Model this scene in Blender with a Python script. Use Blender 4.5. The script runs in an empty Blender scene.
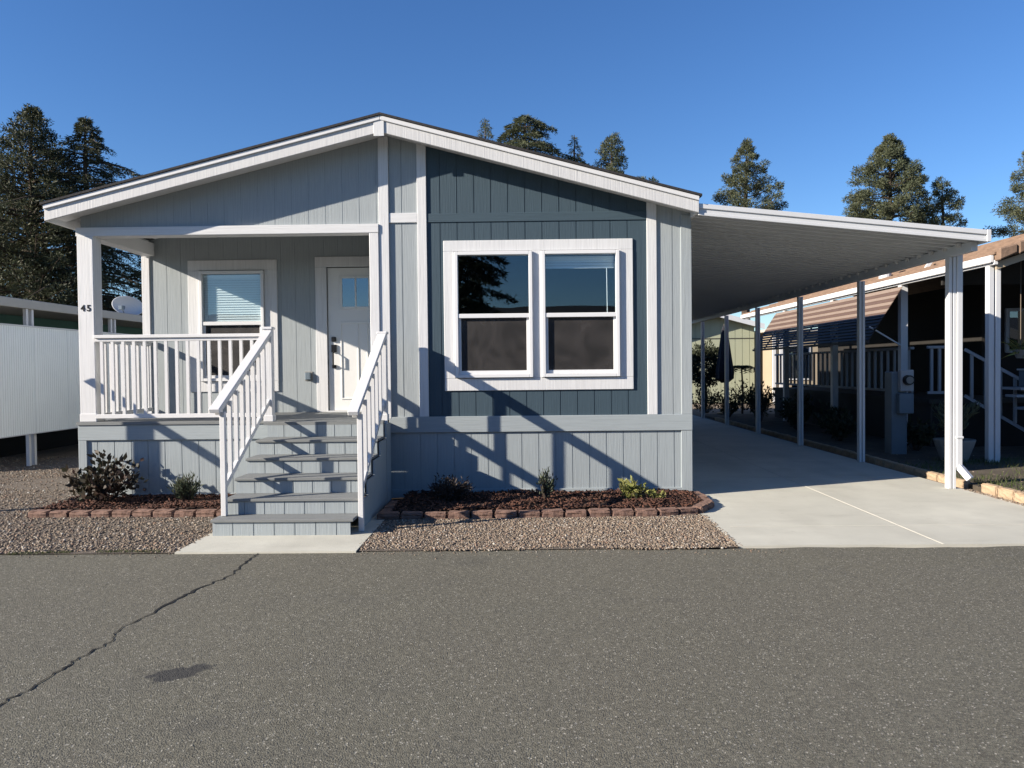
import bpy, bmesh, math, random
import numpy as np
from mathutils import Vector, Matrix
C = bpy.context.scene.collection
R = math.radians
rnd = random.Random(7)

# ------------------------------------------------------------------ materials
def mat(name, col, rough=.7, noise=None, bump=None, spec=.4, metal=0, island=0.0, col2=None, grain=None, dirt=0.0):
    """procedural principled: noise=(scale, amount), bump=(scale, strength), grain='x'|'y'|'z' stretched fibres, island=random value per piece"""
    m = bpy.data.materials.new(name); m.use_nodes = True
    nt = m.node_tree; N = nt.nodes; L = nt.links
    b = N['Principled BSDF']
    b.inputs['Roughness'].default_value = rough
    b.inputs['Specular IOR Level'].default_value = spec
    b.inputs['Metallic'].default_value = metal
    tc = N.new('ShaderNodeTexCoord')
    c = N.new('ShaderNodeRGB'); c.outputs[0].default_value = (*col, 1); out = c.outputs[0]
    def mixc(fac, a, colb, mode='MIX'):
        x = N.new('ShaderNodeMix'); x.data_type = 'RGBA'; x.blend_type = mode
        L.new(fac, x.inputs[0]) if not isinstance(fac, float) else setattr(x.inputs[0], 'default_value', fac)
        L.new(a, x.inputs[6])
        if isinstance(colb, tuple): x.inputs[7].default_value = (*colb, 1)
        else: L.new(colb, x.inputs[7])
        return x.outputs[2]
    def noisen(scale, detail=5, vec=None, rough_=.6):
        n = N.new('ShaderNodeTexNoise'); n.inputs['Scale'].default_value = scale; n.inputs['Detail'].default_value = detail
        n.inputs['Roughness'].default_value = rough_
        L.new(vec if vec else tc.outputs['Object'], n.inputs['Vector']); return n.outputs['Fac']
    def ramp(v, a, b_):
        r = N.new('ShaderNodeMapRange'); r.inputs[1].default_value = a; r.inputs[2].default_value = b_; L.new(v, r.inputs[0]); return r.outputs[0]
    if col2 is not None:
        out = mixc(ramp(noisen((noise or (3, 0))[0]), .35, .65), out, col2)
    elif noise:
        d = tuple(max(0, v*(1-noise[1])) for v in col)
        out = mixc(ramp(noisen(noise[0]), .3, .7), out, d)
    if island:
        g = N.new('ShaderNodeNewGeometry')
        h = N.new('ShaderNodeHueSaturation'); L.new(out, h.inputs['Color'])
        r = N.new('ShaderNodeMapRange'); r.inputs[3].default_value = 1-island; r.inputs[4].default_value = 1+island
        L.new(g.outputs['Random Per Island'], r.inputs[0]); L.new(r.outputs[0], h.inputs['Value'])
        out = h.outputs['Color']
    hgt = None
    if grain:
        mp = N.new('ShaderNodeMapping'); s = {'x': (2.5, 70, 70), 'y': (70, 2.5, 70), 'z': (70, 70, 2.5)}[grain]
        mp.inputs['Scale'].default_value = s; L.new(tc.outputs['Object'], mp.inputs['Vector'])
        g1 = noisen(1, 3, mp.outputs[0])
        hgt = g1
        out = mixc(ramp(g1, .42, .70), out, tuple(v*.86 for v in col)) if True else out
    if dirt:
        out = mixc(ramp(noisen(1.3, 6), .46, .66), out, tuple(v*(1-dirt) for v in col))
    if bump and not hgt: hgt = noisen(bump[0], 6)
    if hgt:
        bp = N.new('ShaderNodeBump'); bp.inputs['Strength'].default_value = bump[1] if bump else .35
        bp.inputs['Distance'].default_value = .01
        L.new(hgt, bp.inputs['Height']); L.new(bp.outputs[0], b.inputs['Normal'])
    L.new(out, b.inputs['Base Color'])
    return m

def glass_mat(name, tint=(.90, .94, .95), refl=.03):
    m = bpy.data.materials.new(name); m.use_nodes = True
    nt = m.node_tree; N = nt.nodes; L = nt.links
    N.remove(N['Principled BSDF'])
    t = N.new('ShaderNodeBsdfTransparent'); t.inputs[0].default_value = (*tint, 1)
    g = N.new('ShaderNodeBsdfGlossy'); g.inputs['Roughness'].default_value = .01; g.inputs[0].default_value = (.8, .92, 1, 1)
    lw = N.new('ShaderNodeLayerWeight'); pw = N.new('ShaderNodeMath'); pw.operation = 'POWER'; pw.inputs[1].default_value = 5; L.new(lw.outputs['Facing'], pw.inputs[0])
    ad = N.new('ShaderNodeMath'); ad.operation = 'MULTIPLY_ADD'; ad.use_clamp = True; ad.inputs[1].default_value = .9; ad.inputs[2].default_value = .04+refl; L.new(pw.outputs[0], ad.inputs[0])
    nz = N.new('ShaderNodeTexNoise'); nz.inputs['Scale'].default_value = 1.2; tc = N.new('ShaderNodeTexCoord'); L.new(tc.outputs['Object'], nz.inputs['Vector'])
    bp = N.new('ShaderNodeBump'); bp.inputs['Strength'].default_value = .05; bp.inputs['Distance'].default_value = .02
    L.new(nz.outputs[0], bp.inputs['Height']); L.new(bp.outputs[0], g.inputs['Normal'])
    mx = N.new('ShaderNodeMixShader'); L.new(ad.outputs[0], mx.inputs[0]); L.new(t.outputs[0], mx.inputs[1]); L.new(g.outputs[0], mx.inputs[2])
    L.new(mx.outputs[0], N['Material Output'].inputs[0]); return m

def screen_mat(name):
    m = bpy.data.materials.new(name); m.use_nodes = True
    nt = m.node_tree; N = nt.nodes; L = nt.links
    b = N['Principled BSDF']; b.inputs['Base Color'].default_value = (.016, .014, .014, 1); b.inputs['Roughness'].default_value = .7
    t = N.new('ShaderNodeBsdfTransparent'); mx = N.new('ShaderNodeMixShader')
    nz = N.new('ShaderNodeTexNoise'); nz.inputs['Scale'].default_value = 2.5; nz.inputs['Detail'].default_value = 4; nz.inputs['Distortion'].default_value = 1.5
    tc = N.new('ShaderNodeTexCoord'); L.new(tc.outputs['Object'], nz.inputs['Vector'])
    r = N.new('ShaderNodeMapRange'); r.inputs[3].default_value = .7; r.inputs[4].default_value = .97; L.new(nz.outputs[0], r.inputs[0])
    cr = N.new('ShaderNodeValToRGB'); cr.color_ramp.elements[0].position = .35; cr.color_ramp.elements[0].color = (.010, .009, .009, 1); cr.color_ramp.elements[1].position = .68; cr.color_ramp.elements[1].color = (.034, .030, .029, 1)
    L.new(nz.outputs[0], cr.inputs[0]); L.new(cr.outputs[0], b.inputs['Base Color'])
    L.new(r.outputs[0], mx.inputs[0])
    L.new(t.outputs[0], mx.inputs[1]); L.new(b.outputs[0], mx.inputs[2]); L.new(mx.outputs[0], N['Material Output'].inputs[0]); return m

def leaf_mat(name, col, col2, island=.45, scale=.8):
    m = mat(name, col, .6, noise=(scale, 0), col2=col2, island=island, spec=.25)
    nt = m.node_tree; b = nt.nodes['Principled BSDF']
    tr = nt.nodes.new('ShaderNodeBsdfTranslucent'); mx = nt.nodes.new('ShaderNodeMixShader'); mx.inputs[0].default_value = .22
    src = b.inputs['Base Color'].links[0].from_socket
    nt.links.new(src, tr.inputs[0]); nt.links.new(b.outputs[0], mx.inputs[1]); nt.links.new(tr.outputs[0], mx.inputs[2])
    nt.links.new(mx.outputs[0], nt.nodes['Material Output'].inputs[0]); return m

M = {}
GREY = (.305, .338, .352); SKIRT = (.298, .335, .350); TEAL = (.038, .066, .088); WHITE = (.61, .615, .62)
M['siding'] = mat('grey_siding', GREY, .75, grain='z', bump=(1, .25), noise=(1.4, .05))
M['skirt'] = mat('blue_grey_skirt', SKIRT, .75, grain='z', bump=(1, .25), noise=(1.4, .07))
M['band'] = mat('blue_grey_band', SKIRT, .75, grain='x', bump=(1, .25), noise=(1.4, .05))
M['teal'] = mat('slate_teal_siding', TEAL, .72, grain='z', bump=(1, .25), noise=(1.4, .06))
M['tealband'] = mat('slate_teal_board', TEAL, .72, grain='x', bump=(1, .25))
M['white_v'] = mat('white_board_vertical', WHITE, .65, grain='z', bump=(1, .22), noise=(2, .04))
M['rake'] = mat('white_fascia_rough_sawn', (.56, .56, .56), .7, grain='z', bump=(1, .3), noise=(3, .06))
M['white_h'] = mat('white_board_horizontal', WHITE, .65, grain='x', bump=(1, .22), noise=(2, .04))
M['white'] = mat('white_paint', (.62, .62, .62), .5, noise=(5, .05), bump=(40, .08))
M['vinyl'] = mat('white_vinyl', (.66, .665, .67), .35, noise=(9, .03))
M['soffit'] = mat('white_soffit', (.62, .63, .64), .7, noise=(2, .05))
M['shingle'] = mat('dark_shingle', (.035, .033, .035), .9, noise=(30, .5), bump=(60, .5))
M['tread'] = mat('grey_deck_board', (.185, .195, .195), .7, grain='x', bump=(1, .3), noise=(4, .12))
M['door'] = mat('white_door', (.68, .68, .665), .45, noise=(3, .03))
M['black'] = mat('matt_black_metal', (.012, .012, .013), .4, noise=(9, .2), metal=.3)
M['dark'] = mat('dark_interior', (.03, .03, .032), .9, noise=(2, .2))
M['blind'] = mat('white_blind', (.82, .85, .86), .6, noise=(4, .04))
M['glass'] = glass_mat('window_glass')
M['glass_dark'] = glass_mat('door_glass', (.25, .32, .4), .15)
M['screen'] = screen_mat('insect_screen')
M['alum'] = mat('white_aluminium', (.56, .57, .58), .4, noise=(3, .05), spec=.5)
M['alum_pan'] = mat('white_roof_pan', (.56, .585, .61), .5, noise=(1.5, .08))
M['grey_metal'] = mat('grey_metal', (.15, .19, .225), .45, noise=(4, .1), metal=.2)
M['brick'] = mat('red_edging_block', (.180, .110, .084), .9, noise=(14, .45), bump=(45, .6), island=.25)
M['tanblock'] = mat('tan_edging_block', (.36, .265, .175), .9, noise=(14, .3), bump=(45, .6), island=.15)
M['mulchbase'] = mat('mulch_soil', (.035, .018, .012), 1, noise=(20, .5), bump=(30, .8))
M['mulch'] = mat('mulch_chips', (.075, .032, .02), .9, island=.6, noise=(30, .3))
M['greenwall'] = mat('pale_green_siding', (.33, .35, .25), .8, noise=(2, .05))
M['cream'] = mat('cream_wall', (.34, .28, .20), .8, noise=(2, .06))
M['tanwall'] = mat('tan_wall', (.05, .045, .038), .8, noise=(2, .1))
M['darkgreen'] = mat('dark_green_trim', (.07, .17, .14), .7, noise=(2, .1))
M['beige'] = mat('beige_fascia', (.40, .38, .34), .7, noise=(3, .08))
M['browntile'] = mat('brown_roof_tile', (.215, .142, .098), .85, noise=(5, .4), bump=(20, .6))
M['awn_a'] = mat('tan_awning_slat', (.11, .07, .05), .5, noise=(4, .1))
M['awn_b'] = mat('brown_awning_shade_tone', (.035, .027, .026), .6, noise=(4, .1))  # brown darkened so the lower slats carry their shade; frame shares it
M['fence'] = mat('white_ribbed_metal', (.82, .85, .84), .5, noise=(1.2, .06))
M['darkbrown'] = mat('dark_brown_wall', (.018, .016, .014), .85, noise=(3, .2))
M['navy'] = mat('navy_canvas', (.018, .018, .026), .85, noise=(6, .2))
M['bark'] = mat('bark', (.075, .055, .04), .95, noise=(6, .4), bump=(14, .8))
M['pot'] = mat('pale_pot', (.24, .235, .22), .7, noise=(6, .15))
M['awn_c'] = mat('pale_awning_slat', (.23, .175, .135), .5, noise=(4, .1))
M['dish'] = mat('dish_grey', (.55, .56, .57), .35, noise=(5, .04))
M['rail_dim'] = mat('shade_dimmed_white', (.36, .37, .385), .6, noise=(3, .1))  # white dimmed in base colour to deepen the shade around the neighbouring deck
M['wood'] = mat('weathered_wood', (.16, .13, .10), .85, grain='z', bump=(1, .3))
M['darkleaf'] = leaf_mat('conifer_leaf_dark', (.036, .046, .029), (.066, .070, .034), island=.25)
M['cedar'] = leaf_mat('cedar_leaf', (.062, .076, .045), (.088, .098, .05), island=.22, scale=.5)
M['redwood'] = leaf_mat('redwood_leaf', (.070, .086, .052), (.10, .108, .058), island=.22, scale=.6)
M['burgundy'] = leaf_mat('dark_shrub_leaf', (.035, .038, .022), (.050, .026, .022), scale=3)
M['greyleaf'] = leaf_mat('grey_green_leaf', (.065, .085, .055), (.09, .10, .06), scale=8)
M['dryleaf'] = leaf_mat('brown_grey_leaf', (.055, .042, .035), (.035, .03, .026), scale=6)
M['limeleaf'] = leaf_mat('yellow_green_leaf', (.17, .19, .05), (.24, .22, .08), scale=8)
M['grass'] = leaf_mat('grass_blade', (.045, .075, .02), (.09, .095, .035), scale=2)
M['palm'] = leaf_mat('palm_leaf', (.03, .045, .02), (.05, .06, .025))

# ground materials --------------------------------------------------------------
def asphalt():
    m = bpy.data.materials.new('asphalt'); m.use_nodes = True; nt = m.node_tree; N = nt.nodes; L = nt.links
    b = N['Principled BSDF']; b.inputs['Roughness'].default_value = .85; b.inputs['Specular IOR Level'].default_value = .3
    tc = N.new('ShaderNodeTexCoord')
    def noi(s, d=4, r=.6):
        n = N.new('ShaderNodeTexNoise'); n.inputs['Scale'].default_value = s; n.inputs['Detail'].default_value = d; n.inputs['Roughness'].default_value = r
        L.new(tc.outputs['Object'], n.inputs['Vector']); return n.outputs['Fac']
    def mr(v, a, b_, c=0, d=1):
        r = N.new('ShaderNodeMapRange'); L.new(v, r.inputs[0])
        for i, q in enumerate((a, b_, c, d)): r.inputs[i+1].default_value = q
        return r.outputs[0]
    def mix(f, a, c2):
        x = N.new('ShaderNodeMix'); x.data_type = 'RGBA'; L.new(f, x.inputs[0])
        for s, v in ((6, a), (7, c2)):
            if isinstance(v, tuple): x.inputs[s].default_value = (*v, 1)
            else: L.new(v, x.inputs[s])
        return x.outputs[2]
    v = N.new('ShaderNodeTexVoronoi'); v.inputs['Scale'].default_value = 125; L.new(tc.outputs['Object'], v.inputs['Vector'])
    sep = N.new('ShaderNodeSeparateColor'); L.new(v.outputs['Color'], sep.inputs[0])
    base = mix(mr(noi(.55, 6), .3, .72), (.094, .089, .067), (.142, .135, .101))
    base = mix(mr(noi(2.2, 6), .45, .8), base, (.080, .078, .068))
    base = mix(mr(noi(.22, 3), .42, .62), base, (.118, .108, .084))
    c1 = mix(mr(sep.outputs[0], .0, 1), (.048, .045, .035), (.200, .189, .146))
    x = N.new('ShaderNodeMix'); x.data_type = 'RGBA'; x.inputs[0].default_value = .6; L.new(base, x.inputs[6]); L.new(c1, x.inputs[7])
    out = mix(mr(sep.outputs[1], .965, .975), x.outputs[2], (.30, .285, .24))
    # oil stain with its own shape at (-1.79, 3.88)
    mp = N.new('ShaderNodeMapping'); mp.vector_type = 'TEXTURE'; mp.inputs['Location'].default_value = (-1.79, 3.88, 0); mp.inputs['Rotation'].default_value = (0, 0, R(35)); mp.inputs['Scale'].default_value = (.16, .085, 1)
    L.new(tc.outputs['Object'], mp.inputs['Vector'])
    vl = N.new('ShaderNodeVectorMath'); vl.operation = 'LENGTH'; L.new(mp.outputs[0], vl.inputs[0])
    ad = N.new('ShaderNodeMath'); ad.operation = 'ADD'; L.new(vl.outputs['Value'], ad.inputs[0]); L.new(mr(noi(16), .3, .7, -.35, .35), ad.inputs[1])
    st = mr(ad.outputs[0], .85, 1.05, .82, 0)
    out = mix(st, out, (.03, .03, .031))
    # other faint stains
    out = mix(mr(noi(1.1, 3), .63, .72, 0, .4), out, (.055, .053, .046))
    out = mix(mr(noi(6.3, 2), .74, .78, 0, .6), out, (.045, .044, .04))
    L.new(out, b.inputs['Base Color'])
    bp = N.new('ShaderNodeBump'); bp.inputs['Strength'].default_value = .55; bp.inputs['Distance'].default_value = .006
    L.new(v.outputs['Distance'], bp.inputs['Height'])
    b2 = N.new('ShaderNodeBump'); b2.inputs['Strength'].default_value = .4; b2.inputs['Distance'].default_value = .01
    L.new(noi(40, 4), b2.inputs['Height']); L.new(bp.outputs[0], b2.inputs['Normal']); L.new(b2.outputs[0], b.inputs['Normal'])
    return m
M['asphalt'] = asphalt()
M['concrete'] = mat('concrete_slab', (.535, .525, .45), .85, noise=(.7, .22), bump=(90, .2), dirt=.2)
def streaks(m):
    nt = m.node_tree; N = nt.nodes; L = nt.links; b = N['Principled BSDF']; src = b.inputs['Base Color'].links[0].from_socket
    tc = N.new('ShaderNodeTexCoord')
    for sc, lo, hi, amt in (((1.5, .22, 1), .52, .72, .22), ((.9, 2.6, 1), .60, .70, .16), ((9, 9, 9), .66, .74, .25)):
        mp = N.new('ShaderNodeMapping'); mp.inputs['Scale'].default_value = sc; L.new(tc.outputs['Object'], mp.inputs['Vector'])
        n = N.new('ShaderNodeTexNoise'); n.inputs['Scale'].default_value = 1.0; n.inputs['Detail'].default_value = 6; L.new(mp.outputs[0], n.inputs['Vector'])
        r = N.new('ShaderNodeMapRange'); r.inputs[1].default_value = lo; r.inputs[2].default_value = hi; r.inputs[4].default_value = amt; L.new(n.outputs['Fac'], r.inputs[0])
        x = N.new('ShaderNodeMix'); x.data_type = 'RGBA'; L.new(r.outputs[0], x.inputs[0]); L.new(src, x.inputs[6]); x.inputs[7].default_value = (.22, .20, .165, 1); src = x.outputs[2]
    L.new(src, b.inputs['Base Color'])
streaks(M['concrete'])
M['joint'] = mat('concrete_joint', (.50, .485, .425), .9, noise=(6, .1))
M['soil'] = mat('dry_soil', (.13, .10, .075), 1, noise=(2.5, 0), col2=(.20, .16, .125), bump=(25, .7))
M['yard'] = mat('dark_yard_soil', (.055, .045, .033), 1, noise=(2.5, 0), col2=(.10, .082, .06), bump=(25, .7))
M['gravelbase'] = mat('gravel_bed', (.17, .14, .11), 1, noise=(25, .6), bump=(60, .9))
def pebble_mat():
    m = bpy.data.materials.new('pebbles'); m.use_nodes = True; nt = m.node_tree; N = nt.nodes; L = nt.links
    b = N['Principled BSDF']; b.inputs['Roughness'].default_value = .85
    g = N.new('ShaderNodeNewGeometry'); r = N.new('ShaderNodeValToRGB'); e = r.color_ramp.elements
    e[0].position = 0; e[0].color = (.075, .06, .048, 1); e[1].position = 1; e[1].color = (.42, .39, .34, 1)
    for p, c in ((.3, (.15, .115, .085, 1)), (.55, (.20, .155, .112, 1)), (.75, (.225, .18, .13, 1)), (.83, (.20, .12, .08, 1)), (.93, (.28, .245, .20, 1))):
        q = e.new(p); q.color = c
    L.new(g.outputs['Random Per Island'], r.inputs[0]); L.new(r.outputs[0], b.inputs['Base Color']); return m
M['pebble'] = pebble_mat()
M['crack'] = mat('crack_filler', (.008, .008, .008), .9, noise=(30, .3))
M['hill'] = mat('far_ground', (.12, .11, .08), 1, noise=(.2, .3))

# ------------------------------------------------------------------ mesh helpers
class MB:
    def __init__(s): s.v = []; s.f = []; s.mi = []
    def add(s, vs, fs, mi=0):
        o = len(s.v); s.v += [tuple(p) for p in vs]; s.f += [tuple(i+o for i in f) for f in fs]; s.mi += [mi]*len(fs); return s
    def hexa(s, p, mi=0):      # 8 points: bottom 4 ccw, top 4 ccw
        return s.add(p, [(3, 2, 1, 0), (4, 5, 6, 7), (0, 1, 5, 4), (1, 2, 6, 5), (2, 3, 7, 6), (3, 0, 4, 7)], mi)
    def box(s, x0, x1, y0, y1, z0, z1, mi=0):
        return s.hexa([(x0, y0, z0), (x1, y0, z0), (x1, y1, z0), (x0, y1, z0), (x0, y0, z1), (x1, y0, z1), (x1, y1, z1), (x0, y1, z1)], mi)
    def slab(s, x0, x1, y0, y1, b0, b1, t0, t1, mi=0):   # bottom/top z at x0 and x1
        return s.hexa([(x0, y0, b0), (x1, y0, b1), (x1, y1, b1), (x0, y1, b0), (x0, y0, t0), (x1, y0, t1), (x1, y1, t1), (x0, y1, t0)], mi)
    def bar(s, p, q, w, h, up=(0, 0, 1), mi=0):          # rectangular bar from p to q
        p = Vector(p); q = Vector(q); d = (q-p).normalized(); u = Vector(up); r = d.cross(u).normalized(); u = r.cross(d)
        a = [o + r*sx*w/2 + u*sz*h/2 for o in (p, q) for sx, sz in ((-1, -1), (1, -1), (1, 1), (-1, 1))]
        return s.add(a, [(0, 1, 2, 3), (7, 6, 5, 4), (0, 4, 5, 1), (1, 5, 6, 2), (2, 6, 7, 3), (3, 7, 4, 0)], mi)
    def tube(s, pts, rad, n=8, mi=0):
        pts = [Vector(p) for p in pts]; rings = []
        for i, p in enumerate(pts):
            d = (pts[min(i+1, len(pts)-1)] - pts[max(i-1, 0)]).normalized()
            a = d.cross(Vector((0, 0, 1)) if abs(d.z) < .9 else Vector((1, 0, 0))).normalized(); b = d.cross(a)
            r = rad[i] if isinstance(rad, (list, tuple)) else rad
            rings.append([p + a*math.cos(2*math.pi*k/n)*r + b*math.sin(2*math.pi*k/n)*r for k in range(n)])
        fs = []
        for i in range(len(pts)-1):
            for k in range(n): fs.append((i*n+k, i*n+(k+1) % n, (i+1)*n+(k+1) % n, (i+1)*n+k))
        fs.append(tuple(range(n))[::-1]); fs.append(tuple((len(pts)-1)*n+k for k in range(n)))
        return s.add([v for r in rings for v in r], fs, mi)
    def lathe(s, c, prof, n=20, mi=0):                   # prof: (r, z)
        vs = [(c[0]+r*math.cos(2*math.pi*k/n), c[1]+r*math.sin(2*math.pi*k/n), c[2]+z) for r, z in prof for k in range(n)]
        fs = [(i*n+k, i*n+(k+1) % n, (i+1)*n+(k+1) % n, (i+1)*n+k) for i in range(len(prof)-1) for k in range(n)]
        fs += [tuple(range(n))[::-1], tuple((len(prof)-1)*n+k for k in range(n))]
        return s.add(vs, fs, mi)
    def build(s, name, m, parent=None, origin=None, bevel=0, smooth=False):
        me = bpy.data.meshes.new(name)
        o = bpy.data.objects.new(name, me); C.objects.link(o)
        off = Vector((0, 0, 0))
        if parent is not None:
            o.parent = parent; off = wloc(parent)
        elif origin is not None:
            off = Vector(origin); o.location = off
        me.from_pydata([(x-off.x, y-off.y, z-off.z) for x, y, z in s.v], [], s.f)
        for q in (m if isinstance(m, (list, tuple)) else [m]): me.materials.append(q)
        if any(s.mi): me.polygons.foreach_set('material_index', s.mi)
        if smooth: me.polygons.foreach_set('use_smooth', [True]*len(me.polygons))
        if bevel:
            b = o.modifiers.new('bevel', 'BEVEL'); b.width = bevel; b.segments = 1; b.limit_method = 'ANGLE'
        me.update(); return o
def wloc(o):
    v = Vector((0, 0, 0))
    while o is not None: v += o.location; o = o.parent
    return v
def box(name, m, parent, *a, bevel=.004): return MB().box(*a).build(name, m, parent, bevel=bevel)
def tag(o, label=None, cat=None, group=None, kind=None):
    if label: o['label'] = label
    if cat: o['category'] = cat
    if group: o['group'] = group
    if kind: o['kind'] = kind
    return o
def thing(name, loc, label, cat, group=None):
    o = bpy.data.objects.new(name, None); o.location = loc; C.objects.link(o); return tag(o, label, cat, group)
def struct(mb, name, m, kind='structure', origin=None): return tag(mb.build(name, m, origin=origin), kind=kind)
def np_mesh(name, V, F, m, parent=None, origin=(0, 0, 0)):
    me = bpy.data.meshes.new(name); k = F.shape[1]
    off = wloc(parent) if parent is not None else Vector(origin)
    V = V - np.array(off)
    me.vertices.add(len(V)); me.vertices.foreach_set('co', V.astype(np.float32).ravel())
    me.loops.add(F.size); me.loops.foreach_set('vertex_index', F.astype(np.int32).ravel())
    me.polygons.add(len(F)); me.polygons.foreach_set('loop_start', np.arange(0, F.size, k, dtype=np.int32)); me.polygons.foreach_set('loop_total', np.full(len(F), k, dtype=np.int32))
    me.update(calc_edges=True); me.validate(); me.materials.append(m)
    o = bpy.data.objects.new(name, me); C.objects.link(o)
    if parent is not None: o.parent = parent
    else: o.location = off
    return o

def grooved(mb, x0, x1, zb, zt, y, step=.203, gw=.009, gd=.006, th=.03, holes=(), phase=0.0):
    """vertical grooved siding facing -Y; zb, zt functions of x; holes = (x0, x1, z0, z1)"""
    cuts = {x0, x1}
    x = x0 + phase
    gs = []
    while x < x1 - .03:
        if x > x0 + .03: gs.append(x); cuts |= {x - gw/2, x + gw/2}
        x += step
    for h in holes: cuts |= {min(max(h[0], x0), x1), min(max(h[1], x0), x1)}
    cuts = sorted(cuts)
    for a, b in zip(cuts[:-1], cuts[1:]):
        if b - a < 1e-4: continue
        mid = (a+b)/2; g = any(abs(mid-q) < gw/2 for q in gs)
        yy = y + (gd if g else 0)
        segs = [((zb(a), zb(b)), (zt(a), zt(b)))]
        for h in holes:
            if h[0] < mid < h[1]:
                segs = [((zb(a), zb(b)), (h[2], h[2])), ((h[3], h[3]), (zt(a), zt(b)))]
        for (b0, b1), (t0, t1) in segs:
            if t0 - b0 > .003 or t1 - b1 > .003: mb.slab(a, b, yy, y+th, b0, b1, t0, t1)
    return mb
K = lambda v: (lambda x: v)

# ------------------------------------------------------------------ world, sun, camera
w = bpy.data.worlds.new('World'); bpy.context.scene.world = w; w.use_nodes = True
nt = w.node_tree; bg = nt.nodes['Background']
sky = nt.nodes.new('ShaderNodeTexSky'); sky.sky_type = 'NISHITA'; sky.sun_disc = False
SUN = Vector((-1, -.395, .44)).normalized()
sky.sun_elevation = math.asin(SUN.z); sky.sun_rotation = math.atan2(SUN.x, SUN.y)
sky.altitude = 0; sky.air_density = 1.0; sky.dust_density = .05; sky.ozone_density = 5
hs = nt.nodes.new('ShaderNodeHueSaturation'); hs.inputs['Hue'].default_value = .508; hs.inputs['Saturation'].default_value = 1.13
nt.links.new(sky.outputs[0], hs.inputs['Color']); nt.links.new(hs.outputs[0], bg.inputs[0]); bg.inputs[1].default_value = .073
sl = bpy.data.lights.new('sun', 'SUN'); sl.energy = 5.0; sl.angle = R(.53); sl.color = (1, .90, .77)
so = bpy.data.objects.new('sun', sl); C.objects.link(so); so.rotation_euler = (-SUN).to_track_quat('-Z', 'Y').to_euler(); so.location = (-20, -10, 15)
cd = bpy.data.cameras.new('camera'); cam = bpy.data.objects.new('camera', cd); C.objects.link(cam)
cd.sensor_width = 36; cd.lens = 36*760/1024; cd.clip_end = 3000; cd.clip_start = .05
cam.matrix_world = Matrix.Translation((0, 0, 1.55)) @ Matrix.Rotation(math.atan(10/760), 4, 'Z') @ Matrix.Rotation(math.pi/2 - math.atan(16/760), 4, 'X') @ Matrix.Rotation(R(-.6), 4, 'Z')
bpy.context.scene.camera = cam
vs = bpy.context.scene.view_settings; vs.view_transform = 'Standard'; vs.look = 'None'; vs.gamma = 1; vs.exposure = 1.15; vs.use_curve_mapping = False

# ------------------------------------------------------------------ ground, road, paving
struct(MB().add([(-900, -900, -.03), (900, -900, -.03), (900, 900, -.03), (-900, 900, -.03)], [(0, 1, 2, 3)]), 'ground', M['soil'])
rv = [(-80, -3.2), (80, -3.2), (80, 6.53)] + [(x, 6.49+.02*math.sin(x*3.1)+.012*math.sin(x*11)) for x in np.arange(6, -9.1, -.15)] + [(-80, 6.46)]
struct(MB().add([(x, y, -.012) for x, y in rv], [tuple(range(len(rv)))]), 'road', M['asphalt'])
# crack: a jagged thin sheet
cr = [(-2.26, 6.44), (-2.262, 6.265), (-2.25, 5.95), (-2.244, 5.743), (-2.33, 5.4), (-2.376, 5.186), (-2.40, 4.85), (-2.463, 4.541), (-2.40, 4.337), (-2.43, 4.1), (-2.441, 3.927), (-2.45, 3.7), (-2.478, 3.521), (-2.50, 3.2), (-2.47, 2.9)]
pts = []
for a, b in zip(cr[:-1], cr[1:]):
    for t in np.linspace(0, 1, 7)[:-1]: pts.append((a[0]+(b[0]-a[0])*t + rnd.uniform(-.018, .018), a[1]+(b[1]-a[1])*t))
mb = MB(); vv = []
for i, (x, y) in enumerate(pts):
    ww = rnd.uniform(.003, .009)*(1.7 if 20 < i < 34 else 1); vv += [(x-ww, y, -.0085), (x+ww, y, -.0085)]
mb.add(vv, [(2*i, 2*i+1, 2*i+3, 2*i+2) for i in range(len(pts)-1)])
struct(mb, 'road_crack', M['crack'])
# driveway with joints
mb = MB(); mb.hexa([(1.85, 6.535, -.1), (5.42, 6.535, -.1), (5.42, 24.5, -.1), (1.99, 24.5, -.1), (1.85, 6.535, 0), (5.42, 6.535, 0), (5.42, 24.5, 0), (1.99, 24.5, 0)])
struct(mb, 'driveway', M['concrete'])
mb = MB()
mb.box(3.60, 3.615, 6.54, 24, .0005, .0035)
for y in (7.32, 10.5, 13.7, 17): mb.box(2.0, 3.599, y, y+.012, .0005, .003); mb.box(3.616, 5.41, y, y+.012, .0005, .003)
struct(mb, 'driveway_joint', M['joint'])
mb = MB().hexa([(-2.985, 6.43, -.1), (-1.43, 6.43, -.1), (-1.43, 8.2, -.1), (-2.985, 8.2, -.1), (-2.985, 6.43, .004), (-1.43, 6.43, .004), (-1.43, 8.2, .004), (-2.985, 8.2, .004)])
struct(mb, 'step_pad', M['concrete'])
struct(MB().add([(-80, 6.44, -.004), (-2.98, 6.44, -.004), (-2.98, 8.2, -.004), (-5.4, 8.2, -.004), (-5.4, 30, -.004), (-80, 30, -.004)], [(0, 1, 2, 3, 4, 5)]), 'gravel_bed', M['gravelbase'])
struct(MB().add([(-1.43, 6.46, -.004), (1.849, 6.50, -.004), (1.88, 7.95, -.004), (-1.43, 7.95, -.004)], [(0, 1, 2, 3)]), 'gravel_bed', M['gravelbase'])

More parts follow.
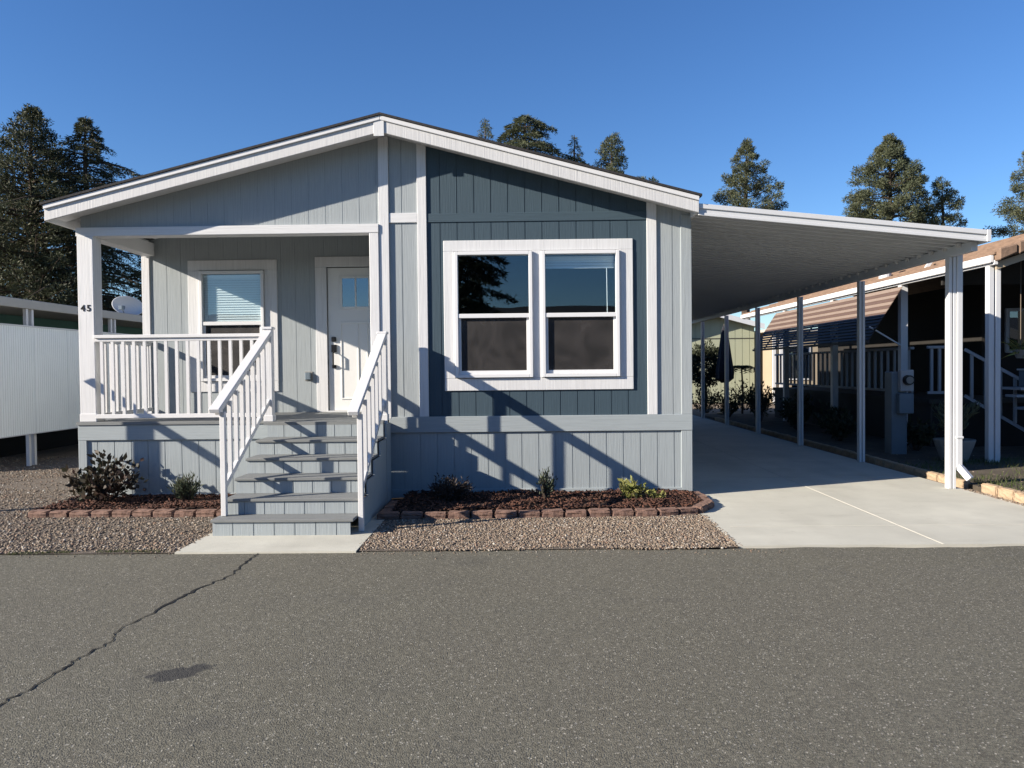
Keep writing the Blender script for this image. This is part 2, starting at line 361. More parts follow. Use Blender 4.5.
ICO_V = None
def pebbles(name, region_fn, n, seed, smin=.0045, smax=.012):
    global ICO_V
    bm = bmesh.new(); bmesh.ops.create_icosphere(bm, subdivisions=1, radius=1); bm.verts.ensure_lookup_table()
    V0 = np.array([v.co[:] for v in bm.verts]); F0 = np.array([[v.index for v in f.verts] for f in bm.faces]); bm.free()
    rs = np.random.RandomState(seed); P = region_fn(rs, n); n = len(P)
    S = smin + (smax-smin)*rs.rand(n)**2.2
    sc = np.stack([S*rs.uniform(.8, 1.4, n), S*rs.uniform(.8, 1.4, n), S*rs.uniform(.5, .9, n)], 1)
    a = rs.uniform(0, 2*np.pi, n); ca, sa = np.cos(a), np.sin(a)
    Vs = V0[None]*sc[:, None, :]*rs.uniform(.8, 1.2, (n, len(V0), 1))
    X = Vs[..., 0]*ca[:, None]-Vs[..., 1]*sa[:, None]; Y = Vs[..., 0]*sa[:, None]+Vs[..., 1]*ca[:, None]
    V = np.stack([X + P[:, 0:1], Y + P[:, 1:2], Vs[..., 2] + P[:, 2:3] + sc[:, 2:3]*.45], -1).reshape(-1, 3)
    F = (F0[None] + (np.arange(n)*len(V0))[:, None, None]).reshape(-1, 3)
    o = np_mesh(name, V, F, M['pebble']); tag(o, kind='stuff'); return o
def reg_right(rs, n):
    x = rs.uniform(-1.46, 1.90, n); y = rs.uniform(6.44, 7.95, n)
    k = (y > 6.5 + .05*np.sin(x*4) + rs.normal(0, .03, n)) & (x < 1.85+.05*rs.rand(n)+.1*(y > 7.4)) & (x > -1.44+.02*rs.randn(n))
    return np.stack([x, y, np.full(n, -.004)], 1)[k]
def reg_left(rs, n):
    u = rs.rand(n)**1.7; y = 6.45 + u*7.5; x = rs.uniform(-9.6, -2.96, n)
    k = (y > 6.5 + .05*np.sin(x*3) + rs.normal(0, .03, n)) & ((x < -5.32) | (y < 8.12)) & (x > -.69*y-.3)
    # thin patches where the soil shows
    thin = (np.sin(x*1.3+y*.9)+np.sin(y*2.1-x*.7) > .9) & (y > 8.6)
    k &= ~(thin & (rs.rand(n) < .75))
    return np.stack([x, y, np.full(n, -.004)], 1)[k]
pebbles('gravel', reg_right, 27000, 1)
pebbles('gravel', reg_left, 46000, 2, .006, .015)
def reg_scatter(rs, n):
    x = rs.uniform(-8, 2.2, n); y = 6.48 - np.abs(rs.normal(0, .10, n))
    k = (x < -2.95) | (x > -1.45)
    return np.stack([x, y, np.full(n, -.012)], 1)[k]
pebbles('loose_gravel', reg_scatter, 700, 3, .003, .008)
def reg_rightyard(rs, n):
    x = rs.uniform(5.66, 9.5, n); y = rs.uniform(6.6, 13, n)
    k = (x < .75*y+.5) & (rs.rand(n) < np.clip((11-y)/3, .12, 1)); return np.stack([x, y, np.full(n, -.004)+.03], 1)[k]
def reg_strip(rs, n):
    y = rs.uniform(6.6, 9.4, n); return np.stack([5.42+.10*rs.rand(n)**1.2-.02*rs.rand(n), y, np.full(n, -.004)], 1)
pebbles('loose_gravel', reg_strip, 1500, 8, .004, .011)
pebbles('yard_gravel', reg_rightyard, 6000, 4)

# raised soil to the right of the driveway
struct(MB().box(5.62, 60, 6.55, 24, -.06, .03), 'yard_soil', M['yard'])

# beds and mulch
def bed(name, poly):
    n = len(poly)
    mb = MB().add([(x, y, -.02) for x, y in poly]+[(x, y, .055) for x, y in poly], [tuple(range(n, 2*n))]+[(i, (i+1) % n, n+(i+1) % n, n+i) for i in range(n)])
    return struct(mb, name, M['mulchbase'])
BEDL = [(-5.30, 8.17), (-3.0, 8.13), (-3.0, 9.03), (-5.30, 9.03)]
BEDR = [(-1.38, 7.90), (1.40, 7.98), (1.75, 8.05), (1.97, 8.36), (1.97, 9.10), (-1.38, 9.10)]
bed('mulch_bed', BEDL); bed('mulch_bed', BEDR)
def inpoly(x, y, poly):
    r = np.zeros(len(x), bool); j = len(poly)-1
    for i in range(len(poly)):
        xi, yi = poly[i]; xj, yj = poly[j]
        if yi != yj: r ^= ((yi > y) != (yj > y)) & (x < (xj-xi)*(y-yi)/(yj-yi)+xi)
        j = i
    return r
def chips(name, poly, n, seed):
    rs = np.random.RandomState(seed)
    x = rs.uniform(min(p[0] for p in poly), max(p[0] for p in poly), n); y = rs.uniform(min(p[1] for p in poly), max(p[1] for p in poly), n)
    k = inpoly(x, y, poly); x = x[k]; y = y[k]; n = len(x)
    B = np.array([(-1, -1, -1), (1, -1, -1), (1, 1, -1), (-1, 1, -1), (-1, -1, 1), (1, -1, 1), (1, 1, 1), (-1, 1, 1)])*.5
    F0 = np.array([(3, 2, 1, 0), (4, 5, 6, 7), (0, 1, 5, 4), (1, 2, 6, 5), (2, 3, 7, 6), (3, 0, 4, 7)])
    sc = np.stack([rs.uniform(.02, .075, n), rs.uniform(.008, .022, n), rs.uniform(.004, .010, n)], 1)
    Vs = B[None]*sc[:, None]
    t = rs.normal(0, .35, n); X = Vs[..., 0]*np.cos(t)[:, None]-Vs[..., 2]*np.sin(t)[:, None]; Z = Vs[..., 0]*np.sin(t)[:, None]+Vs[..., 2]*np.cos(t)[:, None]
    a = rs.uniform(0, 6.28, n); X, Y = X*np.cos(a)[:, None]-Vs[..., 1]*np.sin(a)[:, None], X*np.sin(a)[:, None]+Vs[..., 1]*np.cos(a)[:, None]
    hz = .062 + .02*np.sin(x*5+1)*np.sin(y*7) + rs.uniform(0, .02, n)
    V = np.stack([X+x[:, None], Y+y[:, None], Z+hz[:, None]], -1).reshape(-1, 3)
    F = (F0[None]+(np.arange(n)*8)[:, None, None]).reshape(-1, 4)
    tag(np_mesh(name, V, F, M['mulch']), kind='stuff')
chips('mulch', BEDL, 2600, 5); chips('mulch', BEDR, 4200, 6)

# edging blocks ------------------------------------------------------------------
def block_mesh(name, L_, D, Hh, m, seed):
    bm = bmesh.new(); bmesh.ops.create_cube(bm, size=1)
    bmesh.ops.scale(bm, vec=(L_, D, Hh), verts=bm.verts)
    bmesh.ops.bevel(bm, geom=bm.edges[:], offset=.012, segments=2, affect='EDGES')
    bmesh.ops.subdivide_edges(bm, edges=[e for e in bm.edges if e.calc_length() > .05], cuts=3, use_grid_fill=True)
    r = random.Random(seed)
    for v in bm.verts:
        v.co += Vector((r.uniform(-.003, .003), r.uniform(-.006, .006), r.uniform(-.003, .003))); v.co.z += Hh/2
    me = bpy.data.meshes.new(name); bm.to_mesh(me); bm.free(); me.materials.append(m); return me
def blocks(poly, meshes, spacing, label, group, z0=-.022, name='edging_block', jit=.006):
    acc = 0; first = None
    for a, b in zip(poly[:-1], poly[1:]):
        a = Vector((*a, 0)); b = Vector((*b, 0)); d = b-a; n = max(1, round(d.length/spacing)); ang = math.atan2(d.y, d.x)
        for k in range(n):
            p = a + d*((k+.5)/n)
            o = bpy.data.objects.new(name, rnd.choice(meshes)); C.objects.link(o)
            o.location = (p.x, p.y+rnd.uniform(-jit, jit), z0+rnd.uniform(-.006, .006)); o.rotation_euler = (rnd.uniform(-.02, .02), rnd.uniform(-.02, .02), ang+rnd.uniform(-.03, .03))
            o.scale = (d.length/n/spacing*rnd.uniform(.97, 1.0), 1, 1); tag(o, label, 'edging block', group)
RB = [block_mesh('edging_block', .232, .125, .088, M['brick'], i) for i in range(5)]
TB = [block_mesh('tan_edging_block', .29, .10, .13, M['tanblock'], i+9) for i in range(4)]
blocks([(-5.33, 8.12), (-3.05, 8.075)], RB, .24, 'reddish edging block in the row before the left mulch bed, beside the steps', 'red edging blocks along the left bed', -.025)
blocks([(-1.52, 7.84), (1.40, 7.92)], RB, .245, 'reddish edging block in the straight row between gravel and right mulch bed', 'red edging blocks along the front of the right bed')
blocks([(1.40, 7.92), (1.83, 8.02), (2.04, 8.36)], RB, .24, 'reddish edging block in the curved corner of the right bed by the driveway', 'red edging blocks round the corner of the right bed')
blocks([(2.04, 8.36), (2.04, 9.06)], RB, .24, 'reddish edging block running back along the driveway to the house corner', 'red edging blocks beside the driveway')
blocks([(-1.44, 8.6), (-1.44, 7.86)], RB, .245, 'reddish edging block in shade between the steps and the right mulch bed', 'red edging blocks beside the steps')
blocks([(5.56, 9.20), (5.56, 6.7)], TB, .30, 'tan edging block in the sunlit row right of the driveway', 'tan edging blocks in the sun by the driveway', -.02, 'tan_edging_block')
blocks([(5.60, 22.0), (5.60, 9.62)], TB, .30, 'tan edging block in the shaded row along the carport posts', 'tan edging blocks in the carport shade', -.06, 'tan_edging_block')

# ------------------------------------------------------------------ the home
FY = 9.12; XL, XR = -5.315, 2.02; RX = -1.60; RZ = 4.465; EZ = 3.495; BY = 24.0; PB = 10.72; DK = .955
EL, ER = -5.52, 2.05; FRY = 8.78
rt = lambda x: (EZ + (RZ-EZ)*(x-EL)/(RX-EL)) if x < RX else (EZ + (RZ-EZ)*(ER-x)/(ER-RX))   # roof deck top
home = thing('manufactured_home', (-1.6, 9.12, 0), 'grey and slate blue single storey home with white trim and a covered porch', 'home')
H = home
under = lambda x: rt(x) - .13
# walls
mb = MB(); grooved(mb, XL+.02, -1.69, K(3.285), under, FY, phase=.12, gw=.006, gd=.0022); mb.build('gable_wall', M['siding'], H)
mb = MB(); grooved(mb, -1.57, -1.232, K(.975), under, FY, phase=.15); mb.build('front_wall', M['siding'], H)
mb = MB(); grooved(mb, 1.618, XR, K(.975), under, FY, phase=.19); mb.build('front_wall', M['siding'], H)
mb = MB(); grooved(mb, -1.121, 1.503, K(.975), under, FY, holes=[(-.80, 1.175, 1.43, 2.95)], phase=.16); mb.build('accent_wall', M['teal'], H)
mb = MB().box(-1.1205, 1.5025, FY-.012, FY+.002, 3.30, 3.405); mb.build('accent_board', M['tealband'], H, bevel=.003)
mb = MB(); grooved(mb, XL, -1.66, K(DK), lambda x: under(x)-.03, PB, gw=.006, gd=.003, holes=[(-4.55, -3.61, 1.40, 2.97), (-2.74, -1.79, .9, 3.0)], phase=.1); mb.build('porch_wall', M['siding'], H)
mb = MB().box(-1.69, -1.66, FY+.03, PB+.03, DK-.02, 4.2); mb.build('porch_side_wall', M['siding'], H)
mb = MB().box(XR-.03, XR, FY+.03, BY, 0, 3.3); mb.build('side_wall', M['siding'], H)
mb = MB().box(XL, XL+.03, PB+.03, BY, 0, 3.4); mb.build('side_wall', M['siding'], H)
mb = MB().slab(XL+.03, RX, BY-.03, BY, 0, 0, 3.35, under(RX)); mb.slab(RX, XR-.03, BY-.03, BY, 0, 0, under(RX), 3.3); mb.build('rear_wall', M['siding'], H)
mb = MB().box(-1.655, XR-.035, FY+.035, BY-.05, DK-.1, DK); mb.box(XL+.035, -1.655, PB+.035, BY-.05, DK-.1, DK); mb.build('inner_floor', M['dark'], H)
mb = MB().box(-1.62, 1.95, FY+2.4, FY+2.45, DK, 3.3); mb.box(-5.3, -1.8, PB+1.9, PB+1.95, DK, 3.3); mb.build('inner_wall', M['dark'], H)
# boards
for a, b, z0, z1f, y in ((-1.69, -1.572, DK, under, FY-.03), (-1.232, -1.121, .977, under, FY-.022), (1.503, 1.618, .977, under, FY-.022)):
    MB().slab(a, b, y, FY+.004, z0, z0, z1f(a), z1f(b)).build('trim_board', M['white_v'], H, bevel=.003)
MB().box(-1.571, -1.233, FY-.02, FY+.004, 3.30, 3.415).build('trim_board', M['white_h'], H, bevel=.003)
MB().box(1.905, XR+.012, FY-.02, FY+.04, .977, 3.345).build('corner_board', M['siding'], H, bevel=.003)
# skirts
mb = MB(); grooved(mb, -1.60, XR, K(0), K(.80), FY, phase=.17); mb.build('skirt_panel', M['skirt'], H)
MB().box(-1.60, XR+.012, FY-.028, FY+.004, .785, .976).build('skirt_band', M['band'], H, bevel=.004)
MB().box(-1.58, 1.90, FY-.02, FY+.004, 0, .10).build('skirt_foot_board', M['band'], H, bevel=.003)
MB().box(1.90, XR+.010, FY-.021, FY+.03, 0, .784).build('skirt_corner_board', M['skirt'], H, bevel=.003)
SY = 9.03
mb = MB(); grooved(mb, XL+.02, -3.0, K(0), K(.75), SY, phase=.2); mb.build('skirt_panel', M['skirt'], H)
MB().box(XL, -2.9, SY-.025, SY+.004, .735, .918).build('skirt_band', M['band'], H, bevel=.004)
MB().box(XL, XL+.10, SY-.022, SY+.03, 0, .734).build('skirt_corner_board', M['skirt'], H, bevel=.003)
MB().box(XL+.101, -3.0, SY-.02, SY+.004, 0, .09).build('skirt_foot_board', M['band'], H, bevel=.003)
MB().box(XL, XL+.03, SY+.031, PB, 0, .9).build('skirt_side', M['skirt'], H)
# porch deck
mb = MB()
y = SY-.04
n = 12; dw = (PB-y)/n
for k in range(n): mb.box(XL-.01, -1.692, y+k*dw, y+(k+1)*dw-.006, DK-.035, DK)
mb.box(-2.98, -1.60, 8.70, SY-.045, DK-.035, DK)
mb.build('porch_deck', M['tread'], H)
# column + number
col = MB().box(-5.31, -5.118, FY-.065, FY+.125, DK, 3.18).build('porch_column', M['white_v'], H, bevel=.006)
MB().box(-5.316, -5.112, FY-.071, FY+.131, DK, DK+.10).build('column_base', M['white'], col, bevel=.006)
fc = bpy.data.curves.new('house_number', 'FONT'); fc.body = '45'; fc.size = .105; fc.extrude = .002; fc.offset = .0025; fc.align_x = 'CENTER'; fc.space_character = 1.35
tmp = bpy.data.objects.new('house_number', fc); C.objects.link(tmp)
bpy.context.view_layer.update()
me = bpy.data.meshes.new_from_object(tmp.evaluated_get(bpy.context.evaluated_depsgraph_get())); bpy.data.objects.remove(tmp)
me.transform(Matrix.Translation(Vector((-5.214, FY-.068, 2.285)) - wloc(col)) @ Matrix.Rotation(math.pi/2, 4, 'X'))
me.materials.clear(); me.materials.append(M['black'])
num = bpy.data.objects.new('house_number', me); C.objects.link(num); num.parent = col; num['label'] = 'black house number reading 45'
MB().box(-1.805, -1.693, FY-.045, FY+.075, DK, 3.18).build('porch_post', M['white_v'], H, bevel=.005)
MB().box(-5.36, -5.25, PB-.02, PB+.1, DK, 3.18).build('porch_corner_board', M['white_v'], H, bevel=.004)
MB().box(XL-.015, -1.692, FY-.05, FY+.14, 3.18, 3.285).build('porch_beam', M['white_h'], H, bevel=.004)
MB().box(XL-.015, XL+.15, FY+.141, PB-.03, 3.18, 3.36).build('side_beam', M['white'], H, bevel=.004)
MB().slab(XL+.151, -1.692, FY+.141, PB-.002, under(XL+.15)-.03, under(-1.69)-.03, under(XL+.15)-.01, under(-1.69)-.01).build('porch_ceiling', M['soffit'], H)
# roof
mb = MB(); T = .024
for a, b in ((EL-.03, RX), (RX, ER+.03)):
    mb.slab(a, b, FRY-.035, BY+.3, rt(a)+.004, rt(b)+.004, rt(a)+T+.006, rt(b)+T+.006)
mb.build('roof', M['shingle'], H)
for a, b in ((EL, RX-.002), (RX+.002, ER)):
    MB().slab(a, b, FRY, FRY+.032, rt(a)-.185, rt(b)-.185, rt(a)-.003, rt(b)-.003).build('fascia_board', M['rake'], H, bevel=.004)
    MB().slab(a, b, FRY-.022, FRY-.001, rt(a)-.05, rt(b)-.05, rt(a)-.001, rt(b)-.001).build('rake_strip', M['white'], H, bevel=.003)
    MB().slab(a+.001, b-.001, FRY+.033, FY+.03, rt(a)-.128, rt(b)-.128, rt(a)-.10, rt(b)-.10).build('soffit', M['soffit'], H)
MB().box(RX-.075, RX+.045, FRY-.012, FRY-.002, rt(RX)-.235, rt(RX)-.052).build('ridge_block', M['white_v'], H, bevel=.003)
MB().box(EL-.0, EL+.028, FRY+.034, BY+.25, rt(EL)-.185, rt(EL)-.003).build('eave_board', M['white_h'], H, bevel=.003)
MB().box(ER-.028, ER, FRY+.034, BY+.25, rt(ER)-.185, rt(ER)-.003).build('eave_board', M['white_h'], H, bevel=.003)

def unit(win, x0, x1, z0, z1, zm, y, blind=None, inset=0.0):
    """one single-hung unit; frame proud of the casing"""
    fr = .042; yo = y-.055
    mb = MB(); mb.box(x0, x0+fr, yo, y+.05, z0, z1); mb.box(x1-fr, x1, yo, y+.05, z0, z1); mb.box(x0+fr, x1-fr, yo, y+.05, z1-fr, z1); mb.box(x0+fr, x1-fr, yo, y+.05, z0, z0+fr)
    mb.box(x0+fr, x1-fr, yo+.006, y+.03, zm-.026, zm+.026); mb.build('frame', M['vinyl'], win, bevel=.004)
    a, b = x0+fr, x1-fr; s = .032
    mb = MB(); mb.box(a, a+s, y-.018, y+.02, z0+fr, zm-.026); mb.box(b-s, b, y-.018, y+.02, z0+fr, zm-.026); mb.box(a+s, b-s, y-.018, y+.02, z0+fr, z0+fr+s+.01)
    mb.build('lower_sash', M['vinyl'], win, bevel=.003)
    MB().box(a, b, y-.005, y-.001, zm+.026, z1-fr).build('pane', M['glass'], win)
    MB().box(a+s, b-s, y+.008, y+.012, z0+fr+s+.01, zm-.026).build('pane', M['glass'], win)
    MB().box(a+s, b-s, y-.012, y-.011, z0+fr+s+.01, zm-.026).build('screen', M['screen'], win)
    if blind:
        yb = y+inset
        mb = MB(); z = z1-fr-.01
        mb.box(a+.005, b-.005, yb+.012, yb+.05, z-.045, z); z -= .06
        while z > blind: mb.hexa([(a+.008, yb+.014, z-.018), (b-.008, yb+.014, z-.018), (b-.008, yb+.016, z-.018), (a+.008, yb+.016, z-.018), (a+.008, yb+.032, z+.016), (b-.008, yb+.032, z+.016), (b-.008, yb+.034, z+.016), (a+.008, yb+.034, z+.016)]); z -= .034
        mb.build('blind', M['blind'], win)
def casing(name, x0, x1, z0, z1, ix0, ix1, iz0, iz1, y, m=None):
    t = .02; mb = MB()
    mb.box(x0, x1, y-t, y+.002, iz1, z1); mb.box(x0, x1, y-t, y+.002, z0, iz0); mb.box(x0, ix0, y-t-.001, y+.002, iz0+.0005, iz1-.0005); mb.box(ix1, x1, y-t-.001, y+.002, iz0+.0005, iz1-.0005)
    return mb.build(name, M['white_v'], H, bevel=.004)
w1 = casing('window', -.925, 1.335, 1.282, 3.078, -.80, 1.175, 1.43, 2.95, FY); w1['label'] = 'large twin window in white casing on the slate wall'
MB().box(.135, .247, FY-.021, FY+.03, 1.43, 2.95).build('mullion', M['white_v'], w1, bevel=.003)
unit(w1, -.795, .135, 1.437, 2.942, 2.175, FY)
unit(w1, .247, 1.172, 1.437, 2.942, 2.175, FY, blind=2.74, inset=.07)
MB().tube([(1.03, FY+.05, 2.74), (1.035, FY+.05, 2.2)], .005, 6).build('pull_cord', M['blind'], w1)
w2 = casing('window', -4.705, -3.44, 1.255, 3.115, -4.54, -3.62, 1.40, 2.97, PB); w2['label'] = 'porch window with closed white blinds in its upper half'
unit(w2, -4.538, -3.624, 1.405, 2.96, 2.22, PB, blind=2.26)
# door
dr = MB().box(-2.735, -1.80, PB+.012, PB+.05, DK+.02, 2.99).build('front_door', M['door'], H, bevel=.004)
mb = MB(); mb.box(-2.90, -2.74, PB-.022, PB+.03, DK, 3.0); mb.box(-2.90, -1.70, PB-.0225, PB+.03, 3.001, 3.145); mb.build('door_frame', M['white_v'], H, bevel=.004)
mb = MB()
for a, b, z0, z1 in ((-2.56, -1.93, 2.84, 2.875), (-2.56, -1.93, 2.405, 2.44), (-2.56, -2.525, 2.441, 2.839), (-1.965, -1.93, 2.441, 2.839), (-2.345, -2.325, 2.441, 2.839), (-2.155, -2.135, 2.441, 2.839)): mb.box(a, b, PB-.004, PB+.02, z0, z1)
mb.build('door_window_frame', M['door'], dr, bevel=.002)
MB().box(-2.53, -1.95, PB+.006, PB+.011, 2.43, 2.85).build('door_window', M['glass_dark'], dr)
mb = MB()
for a, b, z0, z1 in ((-2.56, -1.93, 2.20, 2.232), (-2.56, -2.30, 1.13, 1.15), (-2.56, -2.54, 1.15, 2.2), (-2.32, -2.30, 1.15, 2.2), (-2.19, -1.93, 1.13, 1.15), (-2.19, -2.17, 1.15, 2.2)): mb.box(a, b, PB+.002, PB+.02, z0, z1)
mb.build('door_moulding', M['door'], dr, bevel=.003)
MB().box(-2.685, -2.62, PB-.018, PB+.012, 1.95, 2.015).build('deadbolt', M['black'], dr, bevel=.006)
mb = MB().box(-2.688, -2.617, PB-.015, PB+.012, 1.80, 1.905); mb.tube([(-2.652, PB-.01, 1.81), (-2.652, PB-.06, 1.78), (-2.652, PB-.06, 1.63), (-2.652, PB-.01, 1.60)], .012, 8); mb.box(-2.68, -2.625, PB-.014, PB+.012, 1.575, 1.62); mb.build('door_handle', M['black'], dr, bevel=.004)
MB().box(-2.74, -1.80, PB-.06, PB+.05, DK+.001, DK+.02).build('door_sill', M['alum'], dr)
ol = MB().box(-3.07, -2.96, PB-.012, PB+.004, 1.40, 1.53).build('outlet', M['pot'], H, bevel=.004)
MB().box(-3.055, -2.975, PB-.07, PB-.013, 1.412, 1.518).build('outlet_cover', M['grey_metal'], ol, bevel=.01)
# porch railings
def railing(p, q, z0, zt, n, name='porch_railing', wide=.085):
    P = Vector((*p, 0)); Q = Vector((*q, 0))
    r = MB().bar(P+Vector((0, 0, zt-.02)), Q+Vector((0, 0, zt-.02)), wide, .04).build(name, M['white'], H, bevel=.004)
    MB().bar(P+Vector((0, 0, zt-.06)), Q+Vector((0, 0, zt-.06)), .04, .039).build('upper_rail', M['white'], r, bevel=.003)
    MB().bar(P+Vector((0, 0, z0+.065)), Q+Vector((0, 0, z0+.065)), .04, .05).build('bottom_rail', M['white'], r, bevel=.003)
    for k in range(n):
        c = P.lerp(Q, (k+.6)/(n+.2))
        MB().box(c.x-.017, c.x+.017, c.y-.017, c.y+.017, z0+.09, zt-.0795).build('baluster', M['white'], r)
    return r
railing((-5.11, 9.06), (-3.02, 9.06), DK, 1.995, 16)
railing((-5.22, 9.25), (-5.25, PB-.03), DK, 1.995, 10)

# ------------------------------------------------------------------ steps
steps = thing('porch_steps', (-2.25, 7.8, 0), 'grey front steps with white handrails on both sides leading to the porch', 'steps')
SYs = [7.06, 7.31, 7.63, 7.97, 8.32, 8.70]; SZ = [.158, .31, .465, .625, .785, .92]
xl = lambda y: -2.885 - .05*(y-7.06)/1.64
XRs = -1.60
z0 = .004
for k in range(6):
    a = xl(SYs[k]) - (.03 if k == 0 else 0); top = SZ[k]-.028 if k < 5 else DK-.036
    mb = MB(); grooved(mb, a, XRs+(.0 if k else -.02), K(z0), K(top), SYs[k], step=.195, phase=.19, th=.02); mb.build('riser', M['skirt'], steps)
    if k < 5:
        b = SYs[k+1]
        mb = MB(); half = (SYs[k]-.018+b)/2
        mb.box(a-.012, XRs+.012, SYs[k]-.018, half-.003, SZ[k]-.027, SZ[k]); mb.box(a-.012, XRs+.012, half+.003, b-.001, SZ[k]-.027, SZ[k]-.0005)
        mb.build('tread', M['tread'], steps, bevel=.003)
    z0 = (SZ[k] if k < 5 else 0)
for x in (-2.915, XRs+.014):
    mb = MB()
    for k in range(1, 5): mb.box(x, x+.02, SYs[k]+.021, SYs[k+1]+.02 if k < 4 else 8.70, .004, SZ[k]-.036)
    mb.box(x, x+.02, 8.72, 9.0, .004, DK-.036)
    mb.build('side_panel', M['skirt'], steps)
def stair_rail(x0, x1, zb0, zb1, label, topz, nx):
    """bottom (x0, 7.16) to top (x1, 8.86)"""
    A = Vector((x0, 7.14, zb0)); B = Vector((x1, 8.86, zb1))
    r = MB().bar(A-(B-A).normalized()*.04, B, .10, .045).build('handrail', M['white'], steps, bevel=.005); r['label'] = label
    off = Vector((0, 0, -.05)); MB().bar(A+off+(B-A)*.02, B+off, .045, .055).build('upper_rail', M['white'], r, bevel=.003)
    lo = Vector((0, 0, -.80)); P0 = A.lerp(B, .05)+lo+Vector((nx, 0, 0)); P1 = B+lo
    MB().bar(P0, P1, .04, .055).build('lower_rail', M['white'], r, bevel=.003)
    sx = -.0 if x0 < -2 else .0
    c = A.lerp(B, .055); c.x += nx; MB().box(c.x-.024, c.x+.024, c.y-.026, c.y+.026, .16 if x0 < -2 else .004, c.z-.075).build('newel_post', M['white'], r, bevel=.003)
    c = B; MB().box(c.x-.048, c.x+.048, c.y-.03, c.y+.066, DK, topz).build('newel_post', M['white_v'], r, bevel=.004)
    MB().box(c.x-.06, c.x+.06, c.y-.042, c.y+.078, topz+.0005, topz+.03).build('post_cap', M['white'], r, bevel=.005)
    MB().box(c.x-.056, c.x+.056, c.y-.038, c.y+.074, DK, DK+.07).build('post_base', M['white'], r, bevel=.004)
    n, hw = (7, .019) if x0 < -2 else (5, .023)
    for k in range(n):
        c = A.lerp(B, .055+.945*(k+1)/(n+1)); c.x += nx*(1-(k+1)/(n+1))
        MB().box(c.x-hw, c.x+hw, c.y-hw, c.y+hw, c.z-.79, c.z-.073).build('baluster', M['white'], r)
stair_rail(-2.90, -2.965, 1.19, 2.0, 'left handrail with square balusters', 2.03, .035)
stair_rail(-1.59, -1.625, 1.155, 1.955, 'right handrail with square balusters', 1.96, .04)
MB().box(-1.615, -1.57, 8.80, 8.845, .004, DK).build('rail_support', M['white'], steps, bevel=.003)

# ------------------------------------------------------------------ carport
cp = thing('carport', (3.7, 9.0, 0), 'white metal carport roof on slim posts attached to the right side of the home', 'carport')
CY0, CY1 = 8.82, 23.6; CX0, CX1 = 2.05, 5.34
cz = lambda x: 3.385 - .345*(x-CX0)/(CX1-CX0)
mb = MB().slab(CX0, CX1, CY0+.05, CY1, cz(CX0)-.02, cz(CX1)-.02, cz(CX0), cz(CX1))
y = CY0+.2
while y < CY1:
    mb.slab(CX0, CX1-.03, y, y+.05, cz(CX0)-.075, cz(CX1)-.075, cz(CX0)-.0205, cz(CX1)-.0205); y += .203
mb.build('roof_panel', M['alum_pan'], cp)
y = CY0+.35
while y < CY1: MB().box(5.22, 5.255, y, y+.05, cz(5.22)-.115, cz(5.22)-.07).build('light_dot', M['white'], cp); y += .304  # white blocks stand in for the bright dots of light along the beam
mb = MB().slab(CX0, CX1, CY0, CY0+.048, cz(CX0)-.085, cz(CX1)-.085, cz(CX0)+.03, cz(CX1)+.03)
mb.slab(CX0, CX1+.002, CY0-.018, CY0-.001, cz(CX0)-.02, cz(CX1)-.02, cz(CX0)+.036, cz(CX1)+.036)
mb.slab(CX0, CX1+.002, CY0-.012, CY0-.001, cz(CX0)-.10, cz(CX1)-.10, cz(CX0)-.066, cz(CX1)-.066); mb.build('front_fascia', M['alum'], cp, bevel=.004)
mb = MB().box(CX1+.001, CX1+.05, CY0-.02, CY1, cz(CX1)-.10, cz(CX1)+.038); mb.build('gutter', M['alum'], cp, bevel=.004)
mb = MB().box(5.26, 5.335, CY0+.15, CY1, 2.86, cz(5.335)-.067); mb.build('beam', M['alum_pan'], cp, bevel=.004)
for k in range(6):
    y = 9.48+2.63*k
    mb = MB(); xs = 5.262 if k == 0 else 5.325
    mb.box(xs, xs+.038, y-.045, y+.045, 0, 2.86); mb.box(xs+.052, xs+.09, y-.045, y+.045, 0, 2.86); mb.box(xs+.038, xs+.052, y-.02, y+.02, 0, 2.86)
    mb.build('post', M['alum'], cp, bevel=.003)
mb = MB().box(5.356, 5.424, 9.42, 9.51, .26, 2.94); mb.bar((5.39, 9.465, .29), (5.47, 9.34, .13), .07, .075); mb.box(5.345, 5.435, 9.412, 9.44, .62, .65)
mb.build('downspout', M['alum'], cp, bevel=.006)

# ------------------------------------------------------------------ neighbour right
nb = thing('neighbour_home', (8.2, 13.5, 0), 'dim neighbouring home with brown tiled roof, slatted awning and railed deck right of the carport', 'home')
FX = 7.15
MB().box(FX-.03, FX+.03, 11.56, 24.6, 3.03, 3.10).build('eave_board', M['white'], nb, bevel=.005)
MB().box(FX-.09, FX-.031, 11.56, 24.6, 3.06, 3.17).build('gutter', M['white'], nb, bevel=.01)
mb = MB(); ridge = (9.75, 3.98)
def nz(x): return 3.14+(ridge[1]-3.14)*(x-FX)/(ridge[0]-FX) if x < ridge[0] else ridge[1]-(x-ridge[0])*.27
for a, b in ((FX-.05, ridge[0]), (ridge[0], 12.4)):
    mb.slab(a, b, 11.6, 24.6, nz(a), nz(b), nz(a)+.05, nz(b)+.05)
n = 9
for k in range(n):   # tile courses
    a = FX-.05+k*(ridge[0]-FX)/n; b = a+(ridge[0]-FX)/n
    mb.slab(a, b, 11.52, 24.6, nz(a)+.055, nz(b)+.03, nz(a)+.09, nz(b)+.052)
mb.build('roof', M['browntile'], nb)
mb = MB()
for k in range(9):   # rake tiles with drooping ends
    a = FX-.02+k*.29; b = a+.27
    mb.slab(a, b, 11.44, 11.59, nz(a)-.06, nz(b)-.03, nz(a)+.13, nz(b)+.11)
